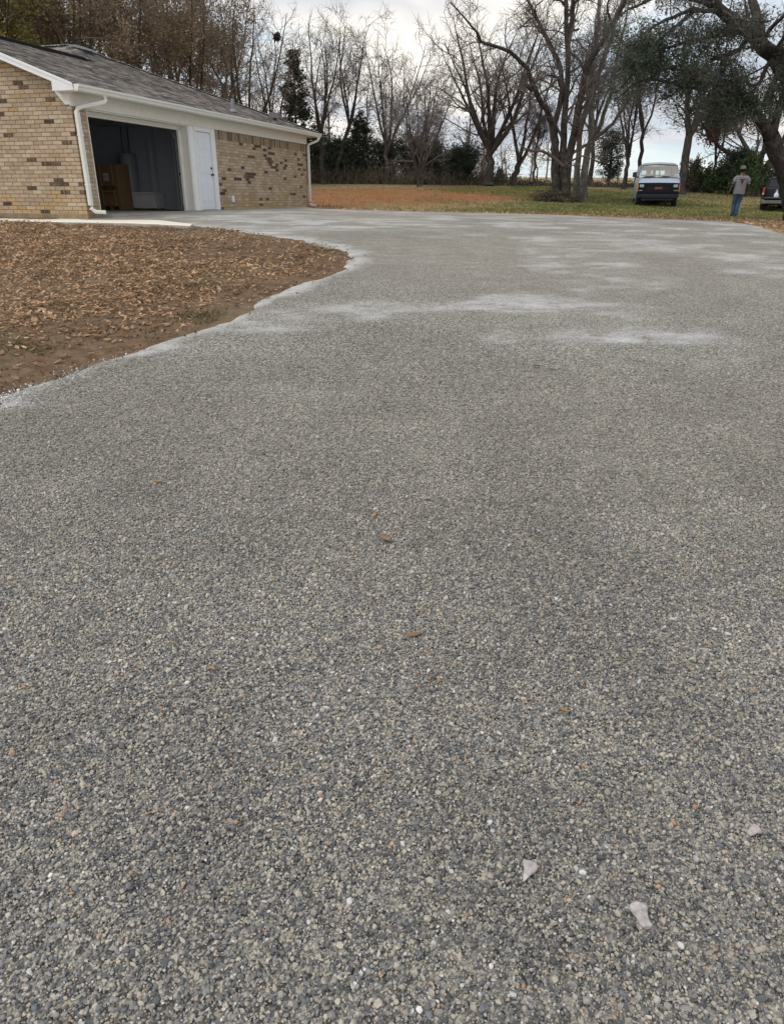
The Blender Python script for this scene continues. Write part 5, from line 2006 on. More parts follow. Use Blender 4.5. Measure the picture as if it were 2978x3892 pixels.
def glass(name, col=(.75, .85, .82), rough=.03, mixw=.86):
    t = NT(name)
    tr = t.n.new('ShaderNodeBsdfTransparent')
    tr.inputs[0].default_value = (*col, 1)
    gl = t.n.new('ShaderNodeBsdfGlossy')
    gl.inputs['Roughness'].default_value = rough
    mx = t.n.new('ShaderNodeMixShader')
    lw = t.n.new('ShaderNodeLayerWeight')
    lw.inputs['Blend'].default_value = .5
    fz_ = t.math('MULTIPLY', t.math('POWER', lw.outputs['Facing'], 4.0), .6)
    t.l.new(t.math('ADD', fz_, 1 - mixw), mx.inputs[0])
    t.l.new(tr.outputs[0], mx.inputs[1])
    t.l.new(gl.outputs[0], mx.inputs[2])
    t.l.new(mx.outputs[0], [q for q in t.n if q.type == 'OUTPUT_MATERIAL'][0].inputs['Surface'])
    return t.m


M['glass'] = glass('auto_glass', (.80, .90, .86), .04, .70)
# half sections (x, z) of the outer skin, front (y = 0) to back (y = 5.6)
def loft(mb, secs, mirror=True):
    """secs: list of (y, [(x, z), ...]) with equal counts; quads between sections"""
    n = len(secs[0][1])
    vs = [(x, y, z) for y, s in secs for x, z in s]
    fs = [(i * n + k, i * n + k + 1, (i + 1) * n + k + 1, (i + 1) * n + k) for i in range(len(secs) - 1) for k in range(n - 1)]
    mb.add(vs, fs)
    if mirror: mb.add([(-x, y, z) for x, y, z in vs], [f[::-1] for f in fs])


mb = MB()
lower = lambda w, b: [(w - .05, b), (w - .01, b + .10), (w, .80), (w, 1.05), (w - .015, 1.32), (w - .03, 1.37)]
loft(mb, [(.16, lower(.985, .46)), (.50, lower(1.0, .46)), (.62, lower(1.005, .70)), (1.20, lower(1.005, .70)), (1.34, lower(1.01, .36)), (4.0, lower(1.01, .36)), (4.12, lower(1.01, .70)),
          (4.75, lower(1.01, .70)), (4.88, lower(1.005, .40)), (5.60, lower(.99, .42))])
# greenhouse sides behind the front doors, and roof
gs = lambda w, zt: [(w - .03, 1.37), (w - .075, 1.70), (w - .125, zt - .14), (w - .20, zt - .05), (w - .34, zt - .012), (0.0, zt + .02)]
loft(mb, [(2.05, gs(1.01, 2.08)), (3.2, gs(1.01, 2.10)), (5.30, gs(1.005, 2.09)), (5.56, gs(.985, 2.05))])
roofs = lambda w, zt: [(w - .125, zt - .14), (w - .20, zt - .05), (w - .34, zt - .012), (0.0, zt + .02)]
loft(mb, [(1.33, [(.855, 1.905), (.80, 1.945), (.66, 1.965), (0, 1.985)]), (1.50, roofs(.985, 2.05)), (2.05, roofs(1.01, 2.08))])
# pillars
for s in (-1, 1):
    mb.hexa([(s * .975, .66, 1.33), (s * .90, .66, 1.33), (s * .90, .80, 1.33), (s * .985, .80, 1.33), (s * .855, 1.31, 1.92), (s * .80, 1.31, 1.92), (s * .80, 1.46, 1.93), (s * .865, 1.46, 1.93)])
    mb.hexa([(s * .98, 1.92, 1.36), (s * .95, 1.92, 1.36), (s * .95, 2.06, 1.36), (s * .98, 2.06, 1.36), (s * .885, 1.92, 1.95), (s * .86, 1.92, 1.95), (s * .86, 2.06, 1.95), (s * .885, 2.06, 1.95)])
# hood: crowned, dropping to the grille
loft(mb, [(.115, [(.985, 1.075), (.97, 1.10), (.6, 1.108), (0, 1.115)]), (.17, [(.985, 1.10), (.97, 1.16), (.6, 1.175), (0, 1.185)]), (.45, [(.99, 1.15), (.965, 1.255), (.6, 1.275), (0, 1.29)]),
          (.74, [(.985, 1.32), (.94, 1.335), (.6, 1.345), (0, 1.355)])])
vb = mb.build('body', vpaint, van, smooth=True)
# rear wall with two window openings
mb = MB()
for (x0, x1, z0, z1) in ((-.98, .98, .45, 1.30), (-.90, .90, 1.82, 2.04), (-.93, -.80, 1.30, 1.82), (.80, .93, 1.30, 1.82), (-.08, .08, 1.30, 1.82)):
    mb.box(x0, x1, 5.54, 5.58, z0, z1)
mb.build('rear_door', vpaint, van)
for s in (-1, 1):
    mb = MB(); mb.add([(s * .08, 5.56, 1.30), (s * .80, 5.56, 1.30), (s * .80, 5.56, 1.82), (s * .08, 5.56, 1.82)], [(0, 1, 2, 3)])
    mb.build('rear_window', M['glass'], van)
    mb = MB(); mb.add([(s * .968, .82, 1.37), (s * .968, 1.92, 1.37), (s * .868, 1.92, 1.94), (s * .868, 1.46, 1.92)], [(0, 1, 2, 3)])
    mb.build('side_window', M['glass'], van)
mb = MB(); mb.box(-.95, .95, 3.0, 3.03, .5, 1.15); mb.box(-.9, .9, 4.2, 4.23, 1.50, 1.55); mb.box(-.97, .97, .75, 5.5, .46, .50)
mb.build('cargo_floor', plain('van_floor', (.10, .10, .10), .9, .1), van)
mb = MB()
mb.add([(-.92, .70, 1.340), (0, .685, 1.36), (.92, .70, 1.340), (.82, 1.32, 1.93), (0, 1.325, 1.955), (-.82, 1.32, 1.93)], [(0, 1, 4, 5), (1, 2, 3, 4)])
mb.build('windshield', M['glass'], van)
mb = MB()
mb.tube([(-.93, .70, 1.335), (0, .69, 1.36), (.93, .70, 1.335)], .018, 6)
mb.tube([(-.83, 1.32, 1.935), (0, 1.325, 1.955), (.83, 1.32, 1.935)], .016, 6)
for s in (-1, 1): mb.tube([(s * .93, .70, 1.335), (s * .83, 1.32, 1.935)], .016, 6)
mb.build('windshield_seal', vblack, van)
for a, b_ in (((-.78, .70, 1.365), (-.05, .80, 1.43)), ((.02, .70, 1.37), (.70, .80, 1.41))):
    mb = MB(); mb.tube([a, ((a[0] + b_[0]) / 2, .715, 1.40), b_], .014, 5); mb.tube([(a[0] + .1, .735, 1.41), b_], .009, 4)
    mb.build('wiper', M['black_plastic'], van)
# black front panel, grille bars, lamps
mb = MB()
mb.prism([(-.99, .62), (.99, .62), (.985, 1.085), (-.985, 1.085)], 'y', .075, .16)
grille = mb.build('front_panel', vblack, van, bevel=.02)
mb = MB(); mb.box(-.50, .50, .060, .074, .67, 1.04); mb.build('grille', plain('grille_dark', (.008, .009, .012), .6, .3), van, bevel=.006)
for z in (.72, .78, .93, .99):
    mb = MB(); mb.box(-.49, .49, .046, .060, z, z + .018); mb.build('grille_bar', vblack, van)
red = plain('badge_red', (.26, .03, .035), .35, .5, var=.04)
mtx = Matrix.Translation((0, .040, .855)) @ Matrix.Rotation(R(90), 4, 'X')
text_mesh('badge_outline', 'GMC', .145, plain('badge_edge', (.30, .27, .28), .4, .5), van, .004, mtx, 1.15, .006)
text_mesh('badge', 'GMC', .145, red, van, .004, Matrix.Translation((0, -.007, 0)) @ mtx, 1.15, .001)
lens = plain('headlamp_lens', (.30, .32, .36), .12, .6, var=.4, scale=20)
amber = plain('amber_lens', (.75, .24, .03), .25, .5, var=.1)
for s in (-1, 1):
    mb = MB(); mb.box(s * .80 - .105, s * .80 + .105, .050, .078, .90, 1.03); h_ = mb.build('headlight', lens, van, bevel=.02)
    mb = MB(); mb.box(s * .80 - .12, s * .80 + .12, .058, .076, .885, 1.045); mb.build('headlight_bezel', vblack, h_, bevel=.015)
    mb = MB(); mb.box(s * .84 - .10, s * .84 + .10, .060, .076, .735, .775); mb.build('parking_lamp', plain('dull_lens', (.22, .23, .25), .3, .5, var=.2), van, bevel=.008)
    mb = MB(); mb.hexa([(s * .968, .066, .72), (s * .996, .075, .70), (s * 1.002, .20, .70), (s * .955, .20, .72), (s * .964, .066, 1.04), (s * .992, .075, 1.05), (s * .998, .20, 1.05), (s * .95, .20, 1.04)])
    mb.build('indicator', amber, van, bevel=.006)
    # mirror
    mb = MB(); mb.hexa([(s * 1.06, .95, 1.36), (s * 1.27, .95, 1.38), (s * 1.27, 1.06, 1.38), (s * 1.06, 1.06, 1.36), (s * 1.10, .95, 1.63), (s * 1.28, .95, 1.60), (s * 1.28, 1.06, 1.60), (s * 1.10, 1.06, 1.63)])
    mb.hexa([(s * .96, .96, 1.33), (s * 1.08, .96, 1.36), (s * 1.08, 1.04, 1.36), (s * .96, 1.04, 1.33), (s * .96, .96, 1.41), (s * 1.10, .96, 1.42), (s * 1.10, 1.04, 1.42), (s * .96, 1.04, 1.41)])
    mb.build('mirror', M['black_plastic'], van, bevel=.02)
# bumper and valance
mb = MB()
mb.prism([(-1.0, .16), (-1.0, .06), (-.9, -.02), (-.4, -.06), (.4, -.06), (.9, -.02), (1.0, .06), (1.0, .16)], 'z', .42, .60)
mb.build('bumper', plain('bumper_grey', (.018, .021, .027), .55, .2, var=.1), van, bevel=.02)
mb = MB()
mb.prism([(-.80, .14), (-.72, .02), (.72, .02), (.80, .14)], 'z', .30, .415)
mb.build('air_dam', M['black_plastic'], van, bevel=.02)
mb = MB(); mb.box(-.7, .7, .3, 5.3, .26, .45); mb.box(-.85, .85, .85, 1.02, .30, .42); mb.box(-.85, .85, 4.35, 4.52, .30, .42)
mb.build('underbody', M['black_plastic'], van)


def wheel(parent, x, y, rad=.365, w=.23, turn=0):
    t = MB()
    t.lathe([(rad * .62, -w / 2), (rad * .90, -w / 2), (rad, -w / 2 + .035), (rad, w / 2 - .035), (rad * .90, w / 2), (rad * .62, w / 2)], (0, 0, 0), 'x', 28)
    o = t.build('wheel', M['rubber'], parent, smooth=True)
    o.location = (x, y, rad - .02)
    o.rotation_euler = (0, 0, turn)
    t = MB()
    t.lathe([(.0, -w / 2 + .03), (rad * .3, -w / 2 + .02), (rad * .34, -w / 2 + .04), (rad * .6, -w / 2 + .03), (rad * .615, -w / 2 - .004), (rad * .615, w / 2 + .004), (rad * .5, w / 2 - .03), (rad * .2, w / 2 + .0), (.0, w / 2 + .0)], (0, 0, 0), 'x', 22)
    r_ = t.build('rim', plain('steel_rim', (.35, .36, .38), .4, .5, .6, var=.1), o, smooth=True)
    return o


for s in (-1, 1):
    wheel(van, s * .88, .92)
    wheel(van, s * .88, 4.43)
# seats, dash, steering wheel, mirror
seatm = plain('seat_cloth', (.45, .42, .36), .9, .1, var=.12)
for s in (-1, 1):
    mb = MB()
    mb.box(s * .46 - .24, s * .46 + .24, 1.55, 2.05, .62, .88)
    mb.hexa([(s * .46 - .24, 2.0, .86), (s * .46 + .24, 2.0, .86), (s * .46 + .24, 2.14, .86), (s * .46 - .24, 2.14, .86), (s * .46 - .19, 2.12, 1.55), (s * .46 + .19, 2.12, 1.55), (s * .46 + .19, 2.22, 1.55), (s * .46 - .19, 2.22, 1.55)])
    mb.hexa([(s * .46 - .13, 2.10, 1.56), (s * .46 + .13, 2.10, 1.56), (s * .46 + .13, 2.20, 1.56), (s * .46 - .13, 2.20, 1.56), (s * .46 - .12, 2.12, 1.78), (s * .46 + .12, 2.12, 1.78), (s * .46 + .12, 2.21, 1.78), (s * .46 - .12, 2.21, 1.78)])
    mb.build('seat', seatm, van, bevel=.04)
mb = MB(); mb.hexa([(-.92, .76, .9), (.92, .76, .9), (.92, 1.15, .9), (-.92, 1.15, .9), (-.90, .76, 1.33), (.90, .76, 1.33), (.90, 1.02, 1.30), (-.90, 1.02, 1.30)])
mb.build('dashboard', plain('dash_grey', (.16, .16, .155), .7, .2), van, bevel=.03)
mb = MB()
mb.tube([(.46 + .18 * math.cos(a), 1.20 + .06 * math.sin(a), 1.25 + .17 * math.sin(a)) for a in np.linspace(0, 6.283, 21)], .014, 5, cap=False)
mb.tube([(.28, 1.2, 1.25), (.64, 1.2, 1.25)], .014, 5); mb.tube([(.46, 1.2, 1.25), (.46, 1.05, 1.12)], .025, 6)
mb.build('steering_wheel', M['black_plastic'], van)
mb = MB(); mb.box(-.13, .13, 1.22, 1.25, 1.74, 1.81); mb.tube([(0, 1.24, 1.80), (0, 1.28, 1.91)], .01, 5); mb.build('rearview_mirror', M['black_plastic'], van)
mb = MB(); mb.box(.74, .86, .95, .953, 1.40, 1.52); mb.build('windshield_sticker', plain('sticker', (.45, .55, .65), .6, .2), van)
mb = MB(); mb.tube([(-.70, .10, .36), (-.62, .06, .30), (-.58, .10, .35), (-.60, .12, .42)], .03, 6); mb.build('tow_hook', plain('hook_grey', (.4, .4, .38), .6, .3), van)

# ================================================================== pickup
TP = at(2889, 808, 37.5)
tx = TP.x + .88
truck = empty('pickup_truck', (tx, 37.5, gz(tx, 37.5) - .02), R(-27), 'dark pickup with lowered tailgate half hidden behind the leaning oak', 'truck')
truck.scale = (1, 1, .9)
tp = plain('truck_paint', (.012, .014, .020), .3, .5, var=.1)
mb = MB()
W_ = .90
for s in (-1, 1):                                   # bed sides with wheel arch
    mb.prism([(0, .50), (0, 1.22), (1.9, 1.24), (1.9, .45), (1.35, .45), (1.25, .78), (.75, .78), (.62, .50)], 'x', s * W_, s * (W_ - .09))
mb.box(-W_ + .09, W_ - .09, 0, 1.9, .66, .72)
mb.box(-W_ + .09, W_ - .09, 1.84, 1.9, .72, 1.22)
mb.build('bed', tp, truck, bevel=.02)
mb = MB()
loft(mb, [(1.93, [(.90, .45), (.91, .9), (.90, 1.24), (.76, 1.66), (.62, 1.74), (0, 1.76)]), (2.1, [(.90, .45), (.91, .9), (.90, 1.24), (.76, 1.70), (.62, 1.77), (0, 1.79)]),
          (3.5, [(.90, .45), (.91, .9), (.90, 1.22), (.76, 1.68), (.62, 1.75), (0, 1.77)]), (4.2, [(.90, .45), (.91, .9), (.88, 1.10), (.84, 1.16), (.6, 1.18), (0, 1.2)]),
          (5.2, [(.86, .45), (.87, .8), (.84, 1.0), (.78, 1.06), (.5, 1.08), (0, 1.09)])])
mb.hexa([(-.90, 1.925, .45), (.90, 1.925, .45), (.90, 1.95, .45), (-.90, 1.95, .45), (-.90, 1.925, 1.28), (.90, 1.925, 1.28), (.90, 1.95, 1.28), (-.90, 1.95, 1.28)])
mb.box(-.72, .72, 1.925, 1.95, 1.64, 1.735)
for s in (-1, 1): mb.hexa([(s * .90, 1.925, 1.28), (s * .72, 1.925, 1.28), (s * .72, 1.95, 1.28), (s * .9, 1.95, 1.28), (s * .76, 1.925, 1.65), (s * .66, 1.925, 1.65), (s * .66, 1.95, 1.65), (s * .76, 1.95, 1.65)])
mb.box(-.84, .84, 5.15, 5.2, .45, 1.08)
mb.build('cab', tp, truck, smooth=True)
mb = MB(); mb.box(-.74, .74, 1.935, 1.94, 1.27, 1.65); mb.build('rear_window', plain('tinted_glass', (.012, .014, .018), .08, .6), truck)
mb = MB(); mb.box(-.80, .80, -.52, -.005, .665, .72); mb.box(-.74, .74, -.48, -.05, .72, .745); mb.build('tailgate', tp, truck, bevel=.012)
for s in (-1, 1):
    mb = MB(); mb.box(min(s * .815, s * .905), max(s * .815, s * .905), -.012, .05, .86, 1.19)
    tl = mb.build('taillight', plain('tail_red', (.42, .012, .018), .2, .6, var=.1), truck, bevel=.015)
    mb = MB(); mb.box(min(s * .82, s * .90), max(s * .82, s * .90), -.018, -.010, .88, .95); mb.build('reverse_lamp', plain('clear_lens', (.6, .5, .5), .2, .6), tl)
    wheel(truck, s * .80, 1.0, .36, .25)
    wheel(truck, s * .80, 4.35, .36, .25)
mb = MB()
mb.prism([(-.92, -.18), (-.80, -.26), (.80, -.26), (.92, -.18), (.92, .06), (-.92, .06)], 'z', .42, .63)
mb.build('bumper', plain('dull_chrome', (.30, .29, .28), .3, .5, 1.0, var=.2), truck, bevel=.03)
mb = MB(); mb.box(-.28, .28, -.20, -.02, .632, .66); mb.build('bumper_step', M['black_plastic'], truck)
mb = MB(); mb.tube([(-.62, -.20, .40), (-.62, .4, .40)], .05, 12, cap=False); mb.build('exhaust', M['black_metal'], truck)
mb = MB(); mb.tube([(0, -.25, .38), (0, .3, .38)], 1, square=(.07, .07)); mb.build('hitch', M['black_metal'], truck)
mb = MB(); mb.box(-.6, .6, .1, 5.0, .34, .48); mb.lathe([(.0, -.16), (.14, -.1), (.16, 0), (.14, .1), (.0, .16)], (0, 1.0, .34), 'x', 12); mb.build('underbody', M['black_plastic'], truck)
# white carrier bag and a dark sack in the bed
bg = MB()
rg = random.Random(9)
prof = [(.02, .0), (.15, .01), (.17, .10), (.15, .20), (.10, .27), (.06, .31), (.09, .36), (.03, .37)]
vs, fs, sd_ = [], [], 12
for i, (r_, h) in enumerate(prof):
    for k in range(sd_):
        a = 6.283 * k / sd_
        rr = r_ * (1 + rg.uniform(-.16, .16))
        vs.append((rr * math.cos(a), rr * math.sin(a) * .8, h + rg.uniform(-.012, .012)))
fs = [(i * sd_ + k, i * sd_ + (k + 1) % sd_, (i + 1) * sd_ + (k + 1) % sd_, (i + 1) * sd_ + k) for i in range(len(prof) - 1) for k in range(sd_)]
fs += [tuple(range(sd_))[::-1], tuple((len(prof) - 1) * sd_ + k for k in range(sd_))]
bg.add(vs, fs)
for s in (-1, 1): bg.tube([(s * .05, 0, .34), (s * .06, .01, .44), (s * .02, .01, .47), (s * .0, 0, .38)], .014, 6)
o = bg.build('carrier_bag', plain('white_plastic_bag', (.62, .66, .70), .4, .4, var=.08), smooth=True)
w = Matrix.Rotation(R(-27), 3, 'Z') @ Vector((-.28, .22, .722 * .9))
o.location = Vector(truck.location) + w
o.rotation_euler = (0, 0, .4)
o.scale = (.75, .75, .75)
tag(o, 'white plastic carrier bag standing in the pickup bed', 'bag')

# ================================================================== person walking away
PP = at(2788, 830, 29.85)
person = empty('person', (PP.x, 29.85, gz(PP.x, 29.85)), R(-8), 'person in grey t-shirt, blue jeans and cap walking away past the drive', 'person')


def skin_mesh(name, joints, bones, root, material, parent, sub=2, smooth=True):
    """joints: {name: (x, y, z, rx, ry)}; a skinned, subdivided surface"""
    keys = list(joints)
    me = bpy.data.meshes.new(name)
    me.from_pydata([joints[k][:3] for k in keys], [(keys.index(a), keys.index(b)) for a, b in bones], [])
    o = bpy.data.objects.new(name, me)
    COL.objects.link(o)
    o.modifiers.new('skin', 'SKIN').use_smooth_shade = True
    if not me.skin_vertices: me.skin_vertices.new()
    lay = me.skin_vertices[0].data
    for i, k in enumerate(keys):
        r_ = joints[k][3:]
        lay[i].radius = (r_[0], r_[1] if len(r_) > 1 else r_[0])
        lay[i].use_root = (k == root)
    sb = o.modifiers.new('sub', 'SUBSURF')
    sb.levels = sb.render_levels = sub
    dg = bpy.context.evaluated_depsgraph_get()
    dg.update()
    new = bpy.data.meshes.new_from_object(o.evaluated_get(dg))
    bpy.data.objects.remove(o)
    for p in new.polygons: p.use_smooth = True
    new.materials.clear()
    new.materials.append(material)
    return link(name, new, parent)


skin = plain('skin', (.075, .042, .028), .6, .3, var=.08)
# local +y is away from the camera; the person faces +y.  x right.  Left foot forward, right heel trailing.
J = {
    'pelvis': (0, 0, .96, .125, .095), 'waist': (.005, .005, 1.10, .125, .085), 'chest': (.015, .02, 1.30, .150, .09), 'neck0': (.02, .03, 1.44, .07, .06),
    'neck': (.02, .045, 1.545, .052, .055), 'head0': (.018, .06, 1.62, .066, .078), 'head': (.015, .065, 1.70, .074, .092), 'crown': (.015, .06, 1.775, .052, .062),
    'shL': (-.20, .02, 1.415, .060, .060), 'elL': (-.288, -.02, 1.14, .046, .046), 'wrL': (-.362, .0, .91, .033, .030), 'paL': (-.395, .015, .84, .034, .022), 'knL': (-.40, .03, .80, .032, .020),
    'shR': (.235, .02, 1.415, .060, .060), 'elR': (.295, .0, 1.14, .046, .046), 'wrR': (.290, .09, .91, .033, .030), 'paR': (.288, .12, .85, .034, .022), 'knR': (.286, .14, .81, .032, .020),
    'hipL': (-.085, .0, .90, .092, .095), 'kneeL': (-.095, .06, .50, .062, .065), 'ankL': (-.105, -.005, .10, .042, .045), 'toeL': (-.115, .13, .035, .042, .030),
    'hipR': (.085, .0, .90, .092, .095), 'kneeR': (.04, .03, .50, .062, .065), 'ankR': (-.01, -.16, .12, .042, .045), 'toeR': (-.005, -.03, .035, .042, .030),
}
BN = [('pelvis', 'waist'), ('waist', 'chest'), ('chest', 'neck0'), ('neck0', 'neck'), ('neck', 'head0'), ('head0', 'head'), ('head', 'crown'),
      ('neck0', 'shL'), ('shL', 'elL'), ('elL', 'wrL'), ('wrL', 'paL'), ('paL', 'knL'), ('neck0', 'shR'), ('shR', 'elR'), ('elR', 'wrR'), ('wrR', 'paR'), ('paR', 'knR'),
      ('pelvis', 'hipL'), ('hipL', 'kneeL'), ('kneeL', 'ankL'), ('ankL', 'toeL'), ('pelvis', 'hipR'), ('hipR', 'kneeR'), ('kneeR', 'ankR'), ('ankR', 'toeR')]
# fingers: four and a thumb on each hand, rooted in the palm
for sd__, kn, pa_, fx in (('L', J['knL'], J['paL'], -1), ('R', J['knR'], J['paR'], 1)):
    for i, (dx, ln) in enumerate(((-.026, .060), (-.009, .072), (.009, .068), (.026, .052))):
        f = 0 if fx < 0 else 1
        J[f'f{i}a{sd__}'] = (kn[0] + .003 * fx, kn[1] + dx, kn[2] - .012, .0095)
        J[f'f{i}b{sd__}'] = (kn[0] - .004 * fx, kn[1] + dx + .006, kn[2] - .012 - ln * .55, .0088)
        J[f'f{i}c{sd__}'] = (kn[0] - .024 * fx, kn[1] + dx + .010, kn[2] - .012 - ln * .9, .0078)
        BN += [('kn' + sd__, f'f{i}a{sd__}'), (f'f{i}a{sd__}', f'f{i}b{sd__}'), (f'f{i}b{sd__}', f'f{i}c{sd__}')]
    J['ta' + sd__] = (pa_[0] - .008 * fx, pa_[1] + .036, pa_[2] - .004, .011)
    J['tb' + sd__] = (pa_[0] - .016 * fx, pa_[1] + .052, pa_[2] - .045, .0095)
    BN += [('pa' + sd__, 'ta' + sd__), ('ta' + sd__, 'tb' + sd__)]
body = skin_mesh('body', J, BN, 'pelvis', skin, person)
# face, ears: they look away from the camera but are there
fm_ = MB()
fm_.lathe([(.0, .0), (.014, .006), (.017, .022), (.006, .04)], (.015, .150, 1.672), 'z', 8)
fm_.build('nose', skin, person, smooth=True)
for s in (-1, 1):
    fm_ = MB(); fm_.lathe([(.0, -.008), (.018, -.006), (.024, .0), (.018, .008), (.0, .01)], (.015 + s * .078, .06, 1.68), 'x', 10); fm_.build('ear', skin, person, smooth=True)
    fm_ = MB(); fm_.lathe([(.0, -.004), (.010, -.002), (.012, .0), (.010, .003), (.0, .005)], (.015 + s * .030, .150, 1.70), 'y', 8); fm_.build('eye', plain('eye_white', (.5, .5, .48), .3, .5), person)
fm_ = MB(); fm_.tube([(-.012, .146, 1.635), (.015, .154, 1.633), (.042, .146, 1.635)], .006, 6); fm_.build('mouth', plain('lip', (.10, .04, .035), .5, .3), person)
hair = MB()
hair.lathe([(.0, .0), (.060, .005), (.079, .03), (.082, .065), (.076, .09)], (.015, .050, 1.60), 'z', 14)
hair.build('hair', plain('hair_black', (.012, .010, .010), .9, .1, var=.3, scale=40, bump=.5, bscale=200), person, smooth=True)
shirtm = plain('grey_tshirt', (.21, .205, .215), .95, .1, var=.14, scale=9, bump=.5, bscale=18)
shirt_mb = MB()
SEC = [(.835, .0, .0, .205, .140), (.90, .0, .0, .205, .142), (1.0, .0, .002, .198, .136), (1.10, .005, .005, .196, .130), (1.22, .010, .012, .208, .132), (1.33, .015, .02, .222, .132), (1.41, .018, .025, .215, .118),
       (1.455, .02, .03, .165, .096), (1.49, .02, .035, .100, .078), (1.53, .02, .042, .072, .066)]
NS = 28
rg = random.Random(21)
vs = []
for (z, cx, cy, rx, ry) in SEC:
    for k in range(NS):
        a = 6.283185 * k / NS
        fold = 1 + .022 * math.sin(5 * a + z * 11) * (1.35 - min(z, 1.3)) * 2 + rg.uniform(-.006, .006)
        c_, s_ = math.cos(a), math.sin(a)
        vs.append((cx + rx * fold * math.copysign(abs(c_) ** .8, c_), cy + ry * fold * math.copysign(abs(s_) ** .8, s_), z + .012 * math.sin(3 * a + 1) * (z < .86)))
fs = [(i * NS + k, i * NS + (k + 1) % NS, (i + 1) * NS + (k + 1) % NS, (i + 1) * NS + k) for i in range(len(SEC) - 1) for k in range(NS)]
shirt_mb.add(vs, fs)
for s, (ex, ey) in ((-1, (-.270, -.012)), (1, (.292, .0))):
    bx = .018
    shirt_mb.tube([(bx + s * .12, .022, 1.425), (bx + s * .175, .020, 1.405), (bx + s * .215, .012, 1.36), ((bx + s * .215 + ex) / 2 + s * .006, ey * .5, 1.30), (ex, ey, 1.185)], [.066, .080, .084, .082, .080], 14, cap=False)
shirt = shirt_mb.build('t_shirt', shirtm, person, smooth=True)
jm = plain('blue_denim', (.055, .085, .135), .9, .1, var=.35, scale=5, bump=.4, bscale=30)
Jn = {'waist': (.0, .0, .99, .150, .108), 'pelvis': (.0, .0, .92, .165, .118), 'hipL': (-.095, .0, .84, .108, .110), 'tL': (-.095, .035, .66, .098, .10), 'kneeL': (-.095, .06, .50, .076, .080), 'cL': (-.10, .03, .28, .072, .078), 'ankL': (-.105, .0, .065, .070, .078),
      'hipR': (.095, .0, .84, .108, .110), 'tR': (.065, .02, .66, .098, .10), 'kneeR': (.04, .03, .50, .076, .080), 'cR': (.015, -.06, .29, .072, .078), 'ankR': (-.008, -.15, .085, .070, .078)}
skin_mesh('jeans', Jn, [('waist', 'pelvis'), ('pelvis', 'hipL'), ('hipL', 'tL'), ('tL', 'kneeL'), ('kneeL', 'cL'), ('cL', 'ankL'), ('pelvis', 'hipR'), ('hipR', 'tR'), ('tR', 'kneeR'), ('kneeR', 'cR'), ('cR', 'ankR')], 'pelvis', jm, person)
for (x, y, r_) in ((-.108, .05, 0), (-.006, -.10, .25)):
    sh = MB()
    sh.prism([(-.050, -.10), (.050, -.10), (.056, .05), (.048, .16), (.0, .19), (-.048, .16), (-.056, .05)], 'z', .0, .075)
    o = sh.build('shoe', plain('shoe_grey', (.09, .09, .10), .7, .2), person, bevel=.025, segs=3)
    o.location = (x, y, .0)
cap = MB()
cap.lathe([(.100, -.020), (.102, .0), (.098, .040), (.080, .078), (.045, .097), (.0, .103)], (.015, .060, 1.72), 'z', 20)
capm = plain('cap_cloth', (.17, .145, .13), .9, .1, var=.15, scale=14)
co = cap.build('cap', capm, person, smooth=True)
br = MB()
br.prism([(-.075, .13), (.105, .13), (.095, .20), (.06, .245), (.015, .255), (-.03, .245), (-.065, .20)], 'z', 1.705, 1.716)
br.build('brim', capm, co, bevel=.004)
br = MB(); br.tube([(-.03, -.035, 1.722), (.015, -.043, 1.735), (.06, -.035, 1.722)], .006, 5); br.build('cap_strap', plain('strap_pale', (.40, .36, .32), .8, .2), co)
# print on the back of the shirt: lettering above a long-horned skull
dg = bpy.context.evaluated_depsgraph_get(); dg.update()


def on_back(x, z, lift=.003):
    hit, loc, nrm_, _ = shirt.ray_cast(Vector((x, -1.0, z)), Vector((0, 1, 0)))
    return (x, (loc.y if hit else -.10) - lift, z)


def patch(name, poly, mat_):
    """flat print laid on the cloth"""
    c = (sum(p[0] for p in poly) / len(poly), sum(p[1] for p in poly) / len(poly))
    vs = [on_back(*c)] + [on_back(*p) for p in poly]
    m_ = MB(); m_.add(vs, [(0, i + 1, (i + 1) % len(poly) + 1) for i in range(len(poly))])
    return m_.build(name, mat_, shirt)


def ribbon(name, pts, w, mat_):
    vs, fs = [], []
    for i, (x, z) in enumerate(pts):
        a, b_ = pts[max(i - 1, 0)], pts[min(i + 1, len(pts) - 1)]
        d = Vector((b_[0] - a[0], b_[1] - a[1])).normalized()
        ww = w[i] if isinstance(w, (list, tuple)) else w
        vs += [on_back(x - d.y * ww, z + d.x * ww, .004), on_back(x + d.y * ww, z - d.x * ww, .004)]
    fs = [(2 * i, 2 * i + 1, 2 * i + 3, 2 * i + 2) for i in range(len(pts) - 1)]
    m_ = MB(); m_.add(vs, fs)
    return m_.build(name, mat_, shirt)


